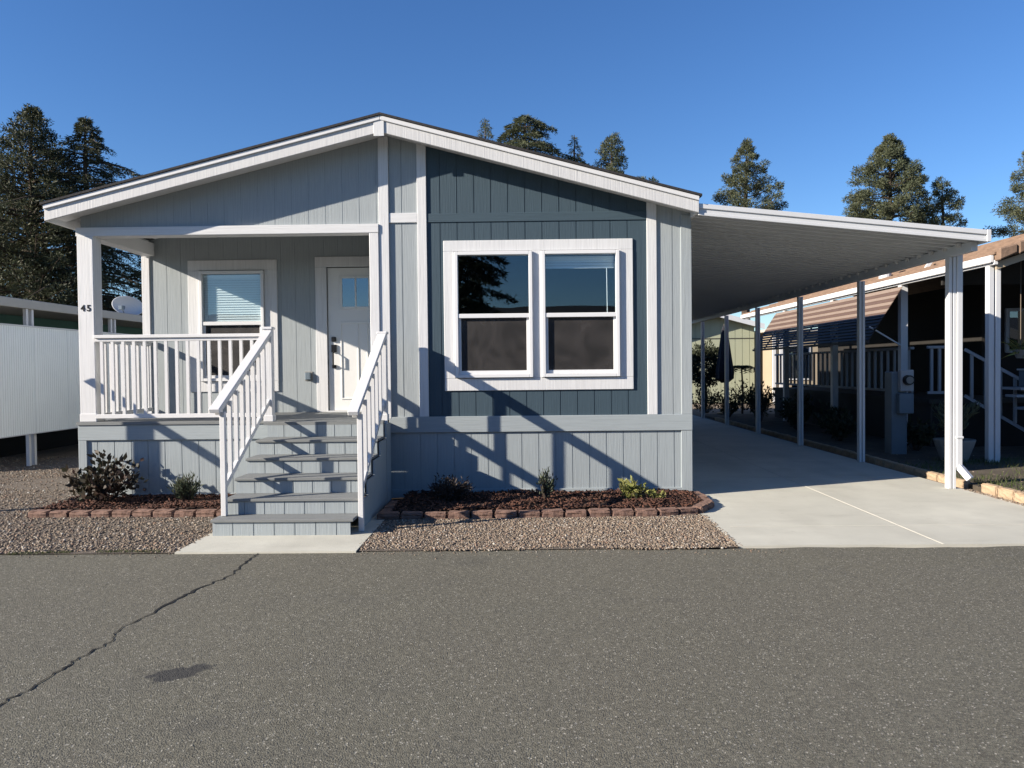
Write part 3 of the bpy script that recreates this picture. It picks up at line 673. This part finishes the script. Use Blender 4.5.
mb.build('rake_tile', M['browntile'], nb, bevel=.02)
MB().slab(FX+.031, ridge[0], 11.6, 11.64, 2.96, nz(ridge[0])-.16, 3.07, nz(ridge[0])-.065).build('rake_board', M['cream'], nb)
rv = MB().hexa([(7.62, 14.2, 3.28), (7.9, 14.2, 3.36), (7.9, 14.25, 3.36), (7.62, 14.25, 3.28), (7.62, 14.2, 3.30), (7.9, 14.2, 3.38), (7.9, 14.25, 3.38), (7.62, 14.25, 3.30)])
rv.bar((7.45, 14.2, 3.24), (7.70, 14.2, 3.62), .06, .05, up=(0, 1, 0)); rv.bar((7.70, 14.2, 3.62), (7.98, 14.2, 3.40), .06, .05, up=(0, 1, 0)); rv.build('roof_vent', M['white'], nb)
MB().lathe((7.55, 15.9, 3.2), [(.12, 0), (.12, .32), (.17, .33), (.17, .42), (.02, .46)], 14).build('vent_pipe', M['alum'], nb)
MB().slab(FX+.1, ridge[0], 13.2, 13.25, 2.9, 2.9, nz(FX+.1)-.01, nz(ridge[0])-.01).build('gable_wall', M['darkbrown'], nb)
def dpost(x, y, top):
    mb = MB(); mb.box(x-.09, x-.012, y-.05, y+.05, 0, top); mb.box(x+.012, x+.09, y-.05, y+.05, 0, top); mb.box(x-.012, x+.012, y-.015, y+.015, 0, top); mb.build('porch_post', M['alum'], nb, bevel=.004)
dpost(7.22, 11.75, 3.03)
for y in (14.45, 17.6, 20.8): MB().box(7.13, 7.26, y-.06, y+.06, 0, 3.03).build('porch_post', M['alum'], nb, bevel=.004)
# awning
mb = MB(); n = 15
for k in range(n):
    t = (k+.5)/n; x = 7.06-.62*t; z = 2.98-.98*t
    mb.bar((x, 14.2, z), (x, 21.2, z), .092 if k < 8 else .07, .008, up=(-.79, 0, .61) if k < 8 else (-.66, 0, .75), mi=(0 if k % 2 else 1) if k < 8 else 2)  # lower slats take the brown with shade painted in
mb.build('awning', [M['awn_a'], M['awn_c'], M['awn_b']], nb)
mb = MB()
for y in np.arange(14.3, 21.3, .86): mb.bar((7.07, y, 2.95), (6.45, y, 1.97), .05, .02)
mb.bar((6.43, 14.2, 1.97), (6.43, 21.2, 1.97), .05, .05); mb.build('awning_frame', M['awn_b'], nb)
MB().bar((6.5, 14.3, 2.25), (7.13, 14.4, 1.9), .025, .025).build('awning_arm', M['alum'], nb)
# deck, rails
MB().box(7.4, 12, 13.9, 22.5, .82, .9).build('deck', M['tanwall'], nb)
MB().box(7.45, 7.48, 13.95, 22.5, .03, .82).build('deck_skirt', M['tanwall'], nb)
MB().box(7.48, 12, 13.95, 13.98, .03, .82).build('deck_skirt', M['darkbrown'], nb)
def nrail(p, q, n, dz=0.0):
    P = Vector(p); Q = Vector(q)
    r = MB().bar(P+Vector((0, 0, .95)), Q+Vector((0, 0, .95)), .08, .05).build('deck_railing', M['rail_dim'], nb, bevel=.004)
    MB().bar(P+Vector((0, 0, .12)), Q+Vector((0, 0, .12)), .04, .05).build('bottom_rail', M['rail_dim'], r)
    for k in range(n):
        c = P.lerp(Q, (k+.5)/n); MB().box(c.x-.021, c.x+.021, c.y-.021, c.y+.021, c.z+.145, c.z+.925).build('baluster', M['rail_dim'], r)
    return r
nrail((7.45, 14.6, .9), (7.45, 22.4, .9), 28)
nrail((7.42, 14.0, .9), (7.85, 14.0, .9), 3)
nrail((7.95, 13.75, .85), (8.75, 13.0, .15), 5)
mb = MB()
for k in range(4): mb.box(8.15+.02*k, 9.6, 12.62-.22*k, 12.92-.22*k, .98-.2*k, 1.02-.2*k)
mb.box(8.2, 9.6, 12.60, 13.2, 1.10, 1.14)
mb.build('deck_stair', M['rail_dim'], nb)
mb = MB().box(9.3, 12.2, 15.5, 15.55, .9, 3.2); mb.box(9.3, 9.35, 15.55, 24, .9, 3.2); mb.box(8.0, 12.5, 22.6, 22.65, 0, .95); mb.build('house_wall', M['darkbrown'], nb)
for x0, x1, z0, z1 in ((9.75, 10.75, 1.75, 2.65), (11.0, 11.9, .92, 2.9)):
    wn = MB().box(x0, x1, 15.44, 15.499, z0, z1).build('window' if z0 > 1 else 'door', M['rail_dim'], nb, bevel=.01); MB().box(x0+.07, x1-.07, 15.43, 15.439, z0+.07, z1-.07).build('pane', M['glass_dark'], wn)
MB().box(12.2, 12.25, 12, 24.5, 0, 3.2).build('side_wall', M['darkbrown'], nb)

# meter pedestal
mp = thing('meter_pedestal', (6.36, 12.85, 0), 'blue grey electric meter pedestal with round dial standing beside the carport', 'utility meter')
MB().box(6.21, 6.47, 12.85, 13.1, .02, 1.42).build('cabinet', M['grey_metal'], mp, bevel=.01)
MB().box(6.28, 6.52, 12.72, 12.849, .72, 1.06).build('cover', M['grey_metal'], mp, bevel=.012)
MB().box(6.31, 6.53, 12.74, 12.849, 1.09, 1.45).build('meter_box', M['rail_dim'], mp, bevel=.012)
d = MB().tube([(6.42, 12.739, 1.28), (6.42, 12.66, 1.28)], [.085, .08], 20).build('meter_dial', M['black'], mp)
MB().tube([(6.42, 12.6595, 1.28), (6.42, 12.655, 1.28)], .06, 20).build('dial_face', M['pot'], d)

# ------------------------------------------------------------------ foliage builders
def blades(P, D, L_, W, seed, droop=.25, jitter=.8):
    """one kite-shaped leaf at each P (n,3) along D"""
    rs = np.random.RandomState(seed); n = len(P)
    d = D + rs.normal(0, jitter, (n, 3)); d[:, 2] -= droop; d /= np.linalg.norm(d, axis=1, keepdims=True)+1e-9
    s = np.cross(d, rs.normal(0, 1, (n, 3))); s /= np.linalg.norm(s, axis=1, keepdims=True)+1e-9
    l = (L_*rs.uniform(.6, 1.3, n))[:, None]; ww = (W*rs.uniform(.7, 1.3, n))[:, None]
    V = np.stack([P, P+d*l*.45+s*ww*.5, P+d*l, P+d*l*.45-s*ww*.5], 1).reshape(-1, 3)
    return V, np.arange(n*4).reshape(n, 4)
def conifer(name, label, base, h, r, seed, m, style='cedar', zmin=.12, n_br=150, per=70, L_=.34, W=.07, prof=None, group='trees beyond the roofs', lean=0):
    t = thing(name, base, label, 'tree', group)
    rs = np.random.RandomState(seed); B = np.array(base, float)
    tops = [B+np.array([lean*k/6+rs.normal(0, .06), rs.normal(0, .06), h*k/6*.985]) for k in range(7)]
    tr = .018*h+.05
    MB().tube([tuple(p) for p in tops], [tr*(1-k/6)**.8+.015 for k in range(7)], 8).build('trunk', M['bark'], t)
    prof = prof or (lambda u: (1-u)**.8)
    P = []; D = []; limbs = MB()
    for i in range(n_br):
        u = zmin+(1-zmin)*((i+rs.rand())/n_br)**.9
        ln = r*prof(u)*(rs.uniform(.6, 1.12) if style == 'redwood' else rs.uniform(.42, 1.15))
        if style != 'redwood' and rs.rand() < .2: ln *= 1.3
        a = i*2.4+rs.uniform(-.5, .5)
        k = u*6; k0 = min(int(k), 5); c = tops[k0]+(tops[k0+1]-tops[k0])*(k-k0)
        up = {'cedar': rs.uniform(-.05, .25), 'redwood': rs.uniform(-.1, .35), 'spire': rs.uniform(.0, .3)}[style]
        dr = np.array([math.cos(a), math.sin(a), up]); bend = {'cedar': -.30, 'redwood': .10, 'spire': .1}[style]
        pts = [c+dr*ln*s+np.array([0, 0, bend*ln*s*s]) for s in (0, .35, .7, 1)]
        if ln > .5: limbs.tube([tuple(p) for p in pts], [.012*ln+.012, .01*ln+.01, .006*ln+.008, .006], 5)
        n = max(14, int(per*2.1*(ln/r+.15)))
        s = rs.uniform(.12, 1.02, n)**(.75)
        if style == 'redwood':      # leaves gather in tufts
            nc = max(1, int(1.2+ln*1.3)); cs = rs.uniform(.4, 1, nc); cs[0] = .97; s = cs[rs.randint(0, nc, n)]
            sd_ = rs.normal(0, 1, (n, 3)); sd_ /= np.linalg.norm(sd_, axis=1, keepdims=True)
            cid = rs.randint(0, nc, n); s = cs[cid]; cr_ = rs.uniform(.20, .42, nc)*min(1.1, .45+ln*.4)
            spread = sd_*(rs.rand(n)**.38*cr_[cid])[:, None]*np.array([1, 1, .8])
            q = c+np.outer(s, dr*ln)+np.outer(s*s, [0, 0, bend*ln])+spread; dd = spread*2.2+dr*.2+np.array([0, 0, .15])
        else:                       # flat sprays along the limb
            side = np.array([-math.sin(a), math.cos(a), 0]); wd = rs.normal(0, 1, n)*.20*ln*(1.15-s)+rs.normal(0, .05, n)
            q = c+np.outer(s, dr*ln)+np.outer(s*s, [0, 0, bend*ln])+np.outer(wd, side)+np.outer(-np.abs(rs.normal(0, .09, n))-np.abs(wd)*.25, [0, 0, 1])
            dd = dr*.7+np.outer(np.sign(wd)*.6, side)
        P.append(q); D.append(np.broadcast_to(dd, q.shape))
    P = np.concatenate(P); D = np.concatenate(D)
    V, F = blades(P, D, L_*.74, W*.70, seed+1, droop=.35 if style == 'cedar' else .05, jitter=.45)
    np_mesh('crown', V, F, m, t)
    if limbs.v: limbs.build('limb', M['bark'], t)
    return t
cone = lambda p: (lambda u: max(.04, (1-u)**p))
G1 = 'tall conifers left of the home'
conifer('conifer_tree', 'tall dark pointed conifer at the left edge with a tufted top', (-18.0, 28, 0), 11.5, 4.0, 11, M['darkleaf'], 'redwood', n_br=330, per=120, L_=.20, W=.06, prof=lambda u: min(.70, .015+1.75*(1-u)), group=G1)
conifer('cedar_tree', 'dark spreading cedar with drooping tips just left of the roof, behind the porch column', (-16.3, 28.5, 0), 11.3, 4.6, 12, M['darkleaf'], 'cedar', n_br=230, per=260, L_=.19, W=.042, zmin=.1, prof=lambda u: min(.60, .03+2.0*(1-u)), group=G1)
conifer('conifer_tree', 'low dark conifer filling the gap at the far left behind the white panel', (-20.8, 30, 0), 9.6, 3.6, 13, M['darkleaf'], 'redwood', n_br=220, per=90, L_=.26, W=.075, prof=cone(.6), group=G1)
conifer('cedar_tree', 'dark cedar showing through the porch opening behind the satellite dish', (-14.9, 31.5, 0), 7.4, 2.6, 14, M['darkleaf'], 'cedar', n_br=150, per=130, L_=.28, W=.065, zmin=.06, prof=lambda u: (1-u)**.5, group=G1)
G2 = 'trees seen over the roofs'
conifer('cedar_tree', 'broad flat topped cedar rising above the roof ridge', (.25, 40, 0), 15.0, 2.3, 21, M['cedar'], 'cedar', n_br=80, per=230, L_=.26, W=.05, zmin=.68, prof=lambda u: .98 if u < .88 else .98*((1-u)/.12)**.4, group=G2)
conifer('conifer_tree', 'tiny conifer tip peeping over the roof left of the broad cedar', (-2.0, 44, 0), 16.0, 1.3, 22, M['redwood'], 'redwood', n_br=60, per=70, L_=.2, W=.05, zmin=.72, prof=lambda u: min(1, .08+4*(1-u)), group=G2)
conifer('cedar_tree', 'thin sparse spire of a young cedar between two larger trees over the roof', (2.85, 40, 0), 13.9, 1.7, 23, M['cedar'], 'cedar', n_br=44, per=80, L_=.2, W=.04, zmin=.72, prof=lambda u: min(1, .03+4.6*(1-u)), group=G2)
conifer('redwood_tree', 'narrow conical redwood above the right roof slope of the home', (4.75, 40, 0), 13.7, 1.5, 24, M['redwood'], 'redwood', n_br=75, per=150, L_=.18, W=.055, zmin=.66, prof=lambda u: min(1, .2+2.8*(1-u)), group=G2)
conifer('redwood_tree', 'little tuft of a treetop just above the lower right roof edge', (6.45, 40, 0), 11.5, .6, 25, M['redwood'], 'redwood', n_br=30, per=60, L_=.18, W=.055, zmin=.78, prof=lambda u: .9, group=G2)
conifer('redwood_tree', 'conical redwood standing above the middle of the carport roof', (12.35, 42, 0), 14.0, 2.3, 26, M['redwood'], 'redwood', n_br=70, per=230, L_=.2, W=.055, zmin=.66, prof=lambda u: min(1, .03+3.0*(1-u)), group=G2)
conifer('redwood_tree', 'largest full redwood rising behind the outer end of the carport roof', (20.2, 42, 0), 14.1, 2.5, 27, M['redwood'], 'redwood', n_br=105, per=280, L_=.2, W=.06, zmin=.6, prof=lambda u: min(1, .05+3.2*(1-u)**.97), group=G2)
conifer('redwood_tree', 'small rounded redwood crown leaning out right of the largest one', (23.0, 42, 0), 11.6, 1.15, 28, M['redwood'], 'redwood', n_br=34, per=150, L_=.2, W=.055, zmin=.68, prof=lambda u: min(1, .4+3*(1-u)), group=G2)
conifer('redwood_tree', 'tall redwood cut by the right edge of the view', (28.4, 42, 0), 14.2, 2.6, 29, M['redwood'], 'redwood', n_br=95, per=240, L_=.2, W=.06, zmin=.58, prof=lambda u: min(1, .05+2.3*(1-u)), group=G2)

def shrub(name, label, cat, base, rx, h, n_stem, per, m, seed, L_=.05, W=.02, upright=.6, woody=True, group=None, ball=False):
    t = thing(name, base, label, cat, group); rs = np.random.RandomState(seed); B = np.array(base, float)
    P = []; D = []; st = MB()
    for i in range(n_stem):
        a = rs.uniform(0, 6.28); rr = rs.rand()**.5
        tip = B+np.array([math.cos(a)*rx*rr, math.sin(a)*rx*rr, h*rs.uniform(.55, 1.05)*(1-.35*rr*rr)])
        s0 = B+np.array([math.cos(a)*rx*.15*rr, math.sin(a)*rx*.15*rr, 0]); mid = (s0+tip)/2+np.array([0, 0, h*.08])+rs.normal(0, .02, 3)
        st.tube([tuple(s0), tuple(mid), tuple(tip)], [.006, .005, .003], 5)
        k = rs.uniform(.25, 1.02, per)
        q = (1-k)[:, None]**2*s0+2*((1-k)*k)[:, None]*mid+(k*k)[:, None]*tip+rs.normal(0, rx*.07+.008, (per, 3))
        q[:, 2] = np.maximum(q[:, 2], B[2]+.02)
        P.append(q); D.append(np.broadcast_to((tip-s0)/np.linalg.norm(tip-s0)*upright, q.shape))
    V, F = blades(np.concatenate(P), np.concatenate(D), L_, W, seed+3, droop=-.1, jitter=.5)
    np_mesh('foliage', V, F, m, t); st.build('stem', M['bark'], t); return t
shrub('leafy_shrub', 'open dark leaved shrub with broad leaves at the left end of the left bed', 'shrub', (-4.78, 8.62, .05), .42, .56, 34, 20, M['burgundy'], 41, .085, .045)
shrub('dwarf_shrub', 'small dense spiky green shrub beside the left of the steps', 'shrub', (-3.87, 8.66, .05), .15, .30, 40, 26, M['greyleaf'], 42, .06, .012, 1.4)
shrub('mounded_shrub', 'brownish rounded mound shrub in the right bed next to the steps', 'shrub', (-.83, 8.55, .05), .25, .26, 60, 30, M['dryleaf'], 43, .05, .014, .4)
shrub('upright_shrub', 'upright grey green plant with bare stems in the middle of the right bed', 'shrub', (.25, 8.55, .05), .10, .37, 26, 16, M['greyleaf'], 44, .05, .013, 1.6)
shrub('low_shrub', 'yellow green low shrub at the right end of the right bed', 'shrub', (1.20, 8.50, .05), .16, .24, 26, 22, M['limeleaf'], 45, .055, .03, .5)
shrub('low_shrub', 'small pale sprawling plant hugging the mulch right of the yellow green shrub', 'shrub', (1.47, 8.48, .05), .16, .12, 16, 12, M['limeleaf'], 46, .04, .022, .5)

def grass(name, pts, L_, W, seed):
    P = np.array(pts); V, F = blades(P, np.tile([0, 0, 1.0], (len(P), 1)), L_, W, seed, droop=0, jitter=.45)
    return tag(np_mesh(name, V, F, M['grass']), kind='stuff')
rs = np.random.RandomState(50)
pp = []
for i in range(900):
    x = rs.uniform(-4.45, -3.0); pp.append((x, 6.47+rs.normal(0, .018)+.02*math.sin(x*3.1), -.01))
pp = [p for p in pp if math.sin(p[0]*7)+math.sin(p[0]*17) > -.4]
grass('edge_grass', pp, .03, .004, 51)
pp = []
for i in range(9000):
    x = rs.uniform(5.65, 9.2); y = rs.uniform(8.2, 12.0)
    if math.sin(x*3+y)+math.sin(y*4-x*2)+rs.normal(0, .6) > -.1 and x < .72*y+.3: pp.append((x, y, .028))
grass('yard_grass', pp, .075, .007, 52)

# plants and bits in the shade on the right
def pot_plant(label, base, r, h, m, seed, ph):
    t = thing('potted_plant', base, label, 'potted plant')
    MB().lathe(base, [(r*.65, 0), (r*.95, h*.7), (r*1.05, h*.96), (r*1.05, h), (r*.9, h), (r*.88, h*.9)], 20).build('pot', M['pot'], t)
    rs = np.random.RandomState(seed); n = 420; a = rs.uniform(0, 6.28, n); q = rs.rand(n)**.5*r*1.3; z = rs.rand(n)
    P = np.stack([base[0]+np.cos(a)*q*z, base[1]+np.sin(a)*q*z, base[2]+h+z*ph], 1)
    V, F = blades(P, np.stack([np.cos(a)*.5, np.sin(a)*.5, np.full(n, .8)], 1), .16, .03, seed, droop=0, jitter=.4); np_mesh('foliage', V, F, m, t)
pot_plant('pale bowl shaped pot with a leafy plant behind the front carport post', (6.72, 11.9, .03), .28, .34, M['greyleaf'], 61, .5)
pot_plant('pale pot with a taller plant at the foot of the neighbouring deck stairs', (8.3, 12.0, .03), .2, .3, M['greyleaf'], 62, .8)
Gs = 'dark shrubs along the far side of the carport'
for i, (x, y, r, h, lb) in enumerate(((6.3, 15.2, .35, .6, 'dark shrub between meter pedestal and neighbouring deck post'), (6.5, 18.0, .45, .8, 'dark shrub below the neighbouring awning near the far carport posts'), (6.4, 20.6, .5, 1.1, 'dark bushy shrub right of the closed parasol'), (6.1, 22.6, .5, .8, 'dark low shrub at the foot of the closed parasol'), (5.9, 24.6, .6, .9, 'dark shrub below the round topiary tree'), (7.6, 26.0, .7, 1.0, 'dark broad shrub in front of the pale green house'), (7.3, 23.4, .55, .9, 'dark shrub below the far end of the awning'), (6.9, 13.4, .35, .55, 'dark shrub just right of the meter pedestal'), (6.75, 16.6, .4, .7, 'dark shrub between the second and third neighbouring deck posts'), (7.0, 19.4, .45, .9, 'dark shrub against the far half of the neighbouring deck skirt'), (8.6, 11.9, .4, .7, 'dark weedy shrub by the right edge below the neighbouring porch'))):
    shrub('dark_shrub', lb, 'shrub', (x, y, .03), r, h, 26, 22, M['darkleaf'], 70+i, .11, .045, .5, group=Gs)
hp = thing('hanging_plant', (8.0, 12.3, 1.75), 'spiky plant with pale arching leaves hanging beside the neighbouring porch post', 'hanging plant')
MB().tube([(8.0, 12.3, 1.75), (8.0, 12.3, 3.2)], .006, 5).build('cord', M['wood'], hp)
MB().lathe((8.0, 12.3, 1.62), [(.06, 0), (.11, .12), (.12, .14), (.02, .14)], 14).build('basket', M['pot'], hp)
rs = np.random.RandomState(88); n = 90; a = rs.uniform(0, 6.28, n); P = np.tile([8.0, 12.3, 1.76], (n, 1))+rs.normal(0, .03, (n, 3))
V, F = blades(P, np.stack([np.cos(a), np.sin(a), rs.uniform(-.4, .9, n)], 1), .30, .022, 89, droop=.1, jitter=.15); np_mesh('foliage', V, F, M['limeleaf'], hp)
sb = thing('storage_box', (8.62, 12.75, 1.14), 'small grey slatted box standing on the neighbouring deck stairs at the right edge', 'box')
MB().box(8.42, 8.80, 12.72, 13.0, 1.145, 1.42).build('body', M['grey_metal'], sb, bevel=.01); MB().box(8.40, 8.82, 12.70, 13.02, 1.421, 1.45).build('lid', M['alum'], sb, bevel=.006)
# round topiary
tp = thing('topiary_tree', (6.05, 25.2, 0), 'small round headed tree in shade at the far end of the carport', 'tree')
MB().tube([(6.05, 25.2, 0), (6.08, 25.2, .6), (6.04, 25.2, 1.2)], [.05, .045, .04], 8).build('trunk', M['bark'], tp)
rs = np.random.RandomState(77); n = 3800; d = rs.normal(0, 1, (n, 3)); d /= np.linalg.norm(d, axis=1, keepdims=True)
P = np.array([6.05, 25.2, 1.55])+d*(rs.uniform(.45, 1.03, n)[:, None])*np.array([.62, .62, .72])*(1+.12*np.sin(d[:, :1]*9)*np.sin(d[:, 2:]*8))
V, F = blades(P, d, .12, .05, 78, droop=0, jitter=.6); np_mesh('crown', V, F, M['darkleaf'], tp)
# closed parasol
um = thing('closed_parasol', (6.38, 24.0, 0), 'closed dark navy parasol in front of the pale green house', 'parasol')
MB().tube([(6.38, 24, 0), (6.38, 24, 2.85)], .022, 8).build('pole', M['wood'], um)
mb = MB(); prof = [(.03, 2.82), (.07, 2.72), (.13, 2.3), (.19, 1.8), (.25, 1.35), (.24, 1.15), (.10, 1.02)]; n = 18; vs_ = []
for r_, z in prof:
    for k in range(n): rr = r_*(1+.16*(k % 2)); vs_.append((6.38+rr*math.cos(2*math.pi*k/n), 24+rr*math.sin(2*math.pi*k/n), z))
mb.add(vs_, [(i*n+k, i*n+(k+1) % n, (i+1)*n+(k+1) % n, (i+1)*n+k) for i in range(len(prof)-1) for k in range(n)]+[tuple(range(n)), tuple((len(prof)-1)*n+k for k in range(n))]); mb.build('canopy', M['navy'], um)
MB().lathe((6.38, 24, 0), [(.25, 0), (.25, .06), (.05, .1), (.05, .3)], 18).build('base', M['black'], um)
# palm-like plant in front of the green house
pl = thing('palm_plant', (7.1, 24.6, 0), 'small palm with a few arching fronds right of the closed parasol', 'plant')
MB().tube([(7.1, 24.6, 0), (7.12, 24.6, .8), (7.08, 24.6, 1.5)], [.04, .03, .025], 7).build('stem', M['bark'], pl)
P = []; D = []
for i in range(7):
    a = i*.9+.3
    for s in np.linspace(.1, 1, 26):
        p = np.array([7.08+math.cos(a)*.55*s, 24.6+math.sin(a)*.55*s, 1.5+.35*s-.5*s*s]); P += [p, p]; sd = np.array([-math.sin(a), math.cos(a), -.3]); D += [sd, -sd+np.array([0, 0, -.6])]
V, F = blades(np.array(P), np.array(D), .2, .03, 80, droop=.1, jitter=.15); np_mesh('frond', V, F, M['palm'], pl)

# ------------------------------------------------------------------ houses beyond
gh = thing('green_house', (8.1, 32, 0), 'pale green house with a grey gable beyond the end of the carport', 'house')
pk = (8.05, 3.70); gx0, gx1 = 3.4, 9.75
gz = lambda x: pk[1]-.27*abs(x-pk[0])
mb = MB(); grooved(mb, gx0, pk[0], K(0), gz, 32, step=.3, gw=.02, gd=.015); grooved(mb, pk[0], gx1, K(0), gz, 32, step=.3, gw=.02, gd=.015); mb.box(gx0, gx0+.05, 32.04, 42, 0, 2.4); mb.box(gx1-.05, gx1, 32.04, 42, 0, 3.2); mb.build('wall', M['greenwall'], gh)
MB().box(gx0, gx1, 31.98, 32.001, 2.68, 2.71).build('wall_seam', M['tanwall'], gh)
mb = MB()
for a, b in ((gx0-.3, pk[0]), (pk[0], gx1+.3)): mb.slab(a, b, 31.6, 42, gz(a)+.02, gz(b)+.02, gz(a)+.1, gz(b)+.1)
mb.build('roof', M['shingle'], gh)
for a, b in ((gx0-.3, pk[0]), (pk[0], gx1+.3)): MB().slab(a, b, 31.55, 31.599, gz(a)-.1, gz(b)-.1, gz(a)+.11, gz(b)+.11).build('fascia_board', M['alum'], gh)
ch = thing('cream_house', (12, 31, 0), 'sunlit cream house glimpsed between the neighbouring deck balusters', 'house')
MB().box(10.15, 18, 31, 37, 0, 2.9).build('wall', M['cream'], ch)
MB().slab(9.85, 18.3, 30.7, 37.3, 2.9, 2.9, 3.0, 3.0).build('roof', M['beige'], ch)
wd = MB().box(10.75, 11.7, 30.96, 31, .95, 2.35).build('window', M['white'], ch); MB().box(10.83, 11.62, 30.94, 30.959, 1.02, 2.28).build('pane', M['glass_dark'], wd)
for x in (10.17, 10.45): MB().box(x, x+.12, 30.92, 30.999, 0, 2.88).build('trim_board', M['white'], ch)

# ------------------------------------------------------------------ left neighbour
ln = thing('neighbour_carport', (-9.2, 13, 0), 'low beige roofed carport with paired white posts behind the white panel on the left', 'carport')
MB().box(-8.30, -8.2, 11.2, 24, 2.62, 2.77).build('fascia_board', M['beige'], ln, bevel=.006)
MB().box(-12.2, -8.301, 11.2, 24, 2.66, 2.74).build('roof', M['beige'], ln)
for y in (12.65, 15.25, 17.9, 20.5):
    for dy in (-.07, .07): MB().box(-8.29, -8.23, y+dy-.028, y+dy+.028, -.004, 2.62).build('post', M['white'], ln, bevel=.004)
lh = thing('green_home', (-9.7, 14, 0), 'dark green walled home in the shade of the carport on the left', 'home')
mb = MB(); mb.box(-9.75, -9.65, 11.3, 25, 2.3, 2.65); mb.build('wall_band', M['darkgreen'], lh)
mb = MB(); mb.box(-9.77, -9.66, 11.3, 25, 1.0, 2.299); mb.build('wall', M['beige'], lh)
MB().box(-9.79, -9.64, 11.3, 25, 0, .999).build('skirt_panel', M['darkbrown'], lh)  # dark strip; the shade under the white panel is put into its colour
fp = MB()
y = 11.72
while y < 17.28: fp.box(-8.158, -8.150, y, y+.022, .551, 2.309); y += .055
fp.box(-8.20, -8.155, 11.7, 17.3, .55, 2.31)
pp_ = tag(fp.build('privacy_panel', M['fence'], origin=(-8.15, 13, .55)), 'long white ribbed metal privacy panel raised above the gravel at the left', 'privacy panel')
mb = MB().box(-8.165, -8.140, 11.69, 17.31, 2.3105, 2.335); mb.build('cap_rail', M['alum'], pp_)
mb = MB().box(-8.165, -8.140, 11.69, 17.31, .535, .5495); mb.build('foot_rail', M['alum'], pp_)
mb = MB()
for y in (12.62, 13.54, 14.46, 15.38): mb.box(-8.1495, -8.143, y, y+.03, .552, 2.308)
mb.build('panel_joint', M['fence'], pp_)
# satellite dish
sd = thing('satellite_dish', (-8.62, 16.4, 2.74), 'grey satellite dish on the carport roof left of the porch', 'satellite dish')
MB().tube([(-8.62, 16.4, 2.74), (-8.62, 16.4, 2.9), (-8.6, 16.38, 2.98)], .022, 8).build('mast', M['grey_metal'], sd)
bm = bmesh.new(); bmesh.ops.create_uvsphere(bm, u_segments=28, v_segments=16, radius=1)
bmesh.ops.delete(bm, geom=[v for v in bm.verts if v.co.z > -.55], context='VERTS')
bmesh.ops.scale(bm, vec=(.41, .30, .42), verts=bm.verts); bmesh.ops.translate(bm, vec=(0, 0, .42*.8), verts=bm.verts)
bmesh.ops.rotate(bm, cent=(0, 0, 0), matrix=Matrix.Rotation(R(68), 3, 'X'), verts=bm.verts); bmesh.ops.rotate(bm, cent=(0, 0, 0), matrix=Matrix.Rotation(R(28), 3, 'Z') @ Matrix.Rotation(R(12), 3, 'Y'), verts=bm.verts)
me = bpy.data.meshes.new('reflector'); bm.to_mesh(me); bm.free(); me.materials.append(M['dish']); o = bpy.data.objects.new('reflector', me); C.objects.link(o); o.parent = sd; o.location = (.10, -.02, .20); o.scale = (.93, .93, .93)
s_ = o.modifiers.new('solid', 'SOLIDIFY'); s_.thickness = .012
MB().tube([(-8.56, 16.3, 2.82), (-8.42, 15.95, 2.9)], .012, 6).build('arm', M['grey_metal'], sd); MB().box(-8.46, -8.38, 15.88, 15.97, 2.86, 2.95).build('feed_horn', M['grey_metal'], sd, bevel=.01)
shrub('garden_shrub', 'sunlit yellow green shrub glimpsed below the satellite dish', 'shrub', (-9.2, 20.2, 0), .8, 2.6, 40, 30, M['limeleaf'], 91, .14, .06, .5)

# ------------------------------------------------------------------ across the street (mirrored in the windows)
oh = thing('opposite_home', (-1, -12, 0), 'home across the street seen only as a reflection in the windows', 'home', 'homes across the street')
MB().box(-9, 7, -20, -12, 0, 2.9).build('wall', M['tanwall'], oh)
mb = MB(); mb.hexa([(-9.6, -20.6, 2.9), (7.6, -20.6, 2.9), (7.6, -11.4, 2.9), (-9.6, -11.4, 2.9), (-9.6, -16.1, 4.3), (7.6, -16.1, 4.3), (7.6, -15.9, 4.3), (-9.6, -15.9, 4.3)]); mb.build('roof', M['shingle'], oh)
for x in (-58, -39, -20, 18, 37):
    o = oh.copy(); C.objects.link(o); o.location = (x, -12, 0); o['label'] = 'home further along the far side of the street, outside the view'
    for c in oh.children: d = c.copy(); C.objects.link(d); d.parent = o
# added post and rail, unseen left of the view, to cast the left skirt's shadow
gr = thing('shadow_caster_rail', (-6.35, 8.3, 0), 'added wooden post and sloping rail, out of view, that shades the left skirt', 'handrail')
MB().box(-6.40, -6.30, 8.25, 8.35, -.01, 1.78).build('post', M['wood'], gr, bevel=.005)
MB().bar((-6.35, 8.60, 1.97), (-6.35, 7.90, 1.62), .05, .09).build('rail', M['wood'], gr, bevel=.005)
conifer('cedar_tree', 'dark tree across the street mirrored in the left half of the twin window', (-2.6, -13.2, 0), 8.4, 2.0, 95, M['palm'], 'cedar', n_br=90, per=120, L_=.3, W=.08, zmin=.35, prof=lambda u: 1 if u < .8 else .6, group='trees across the street')
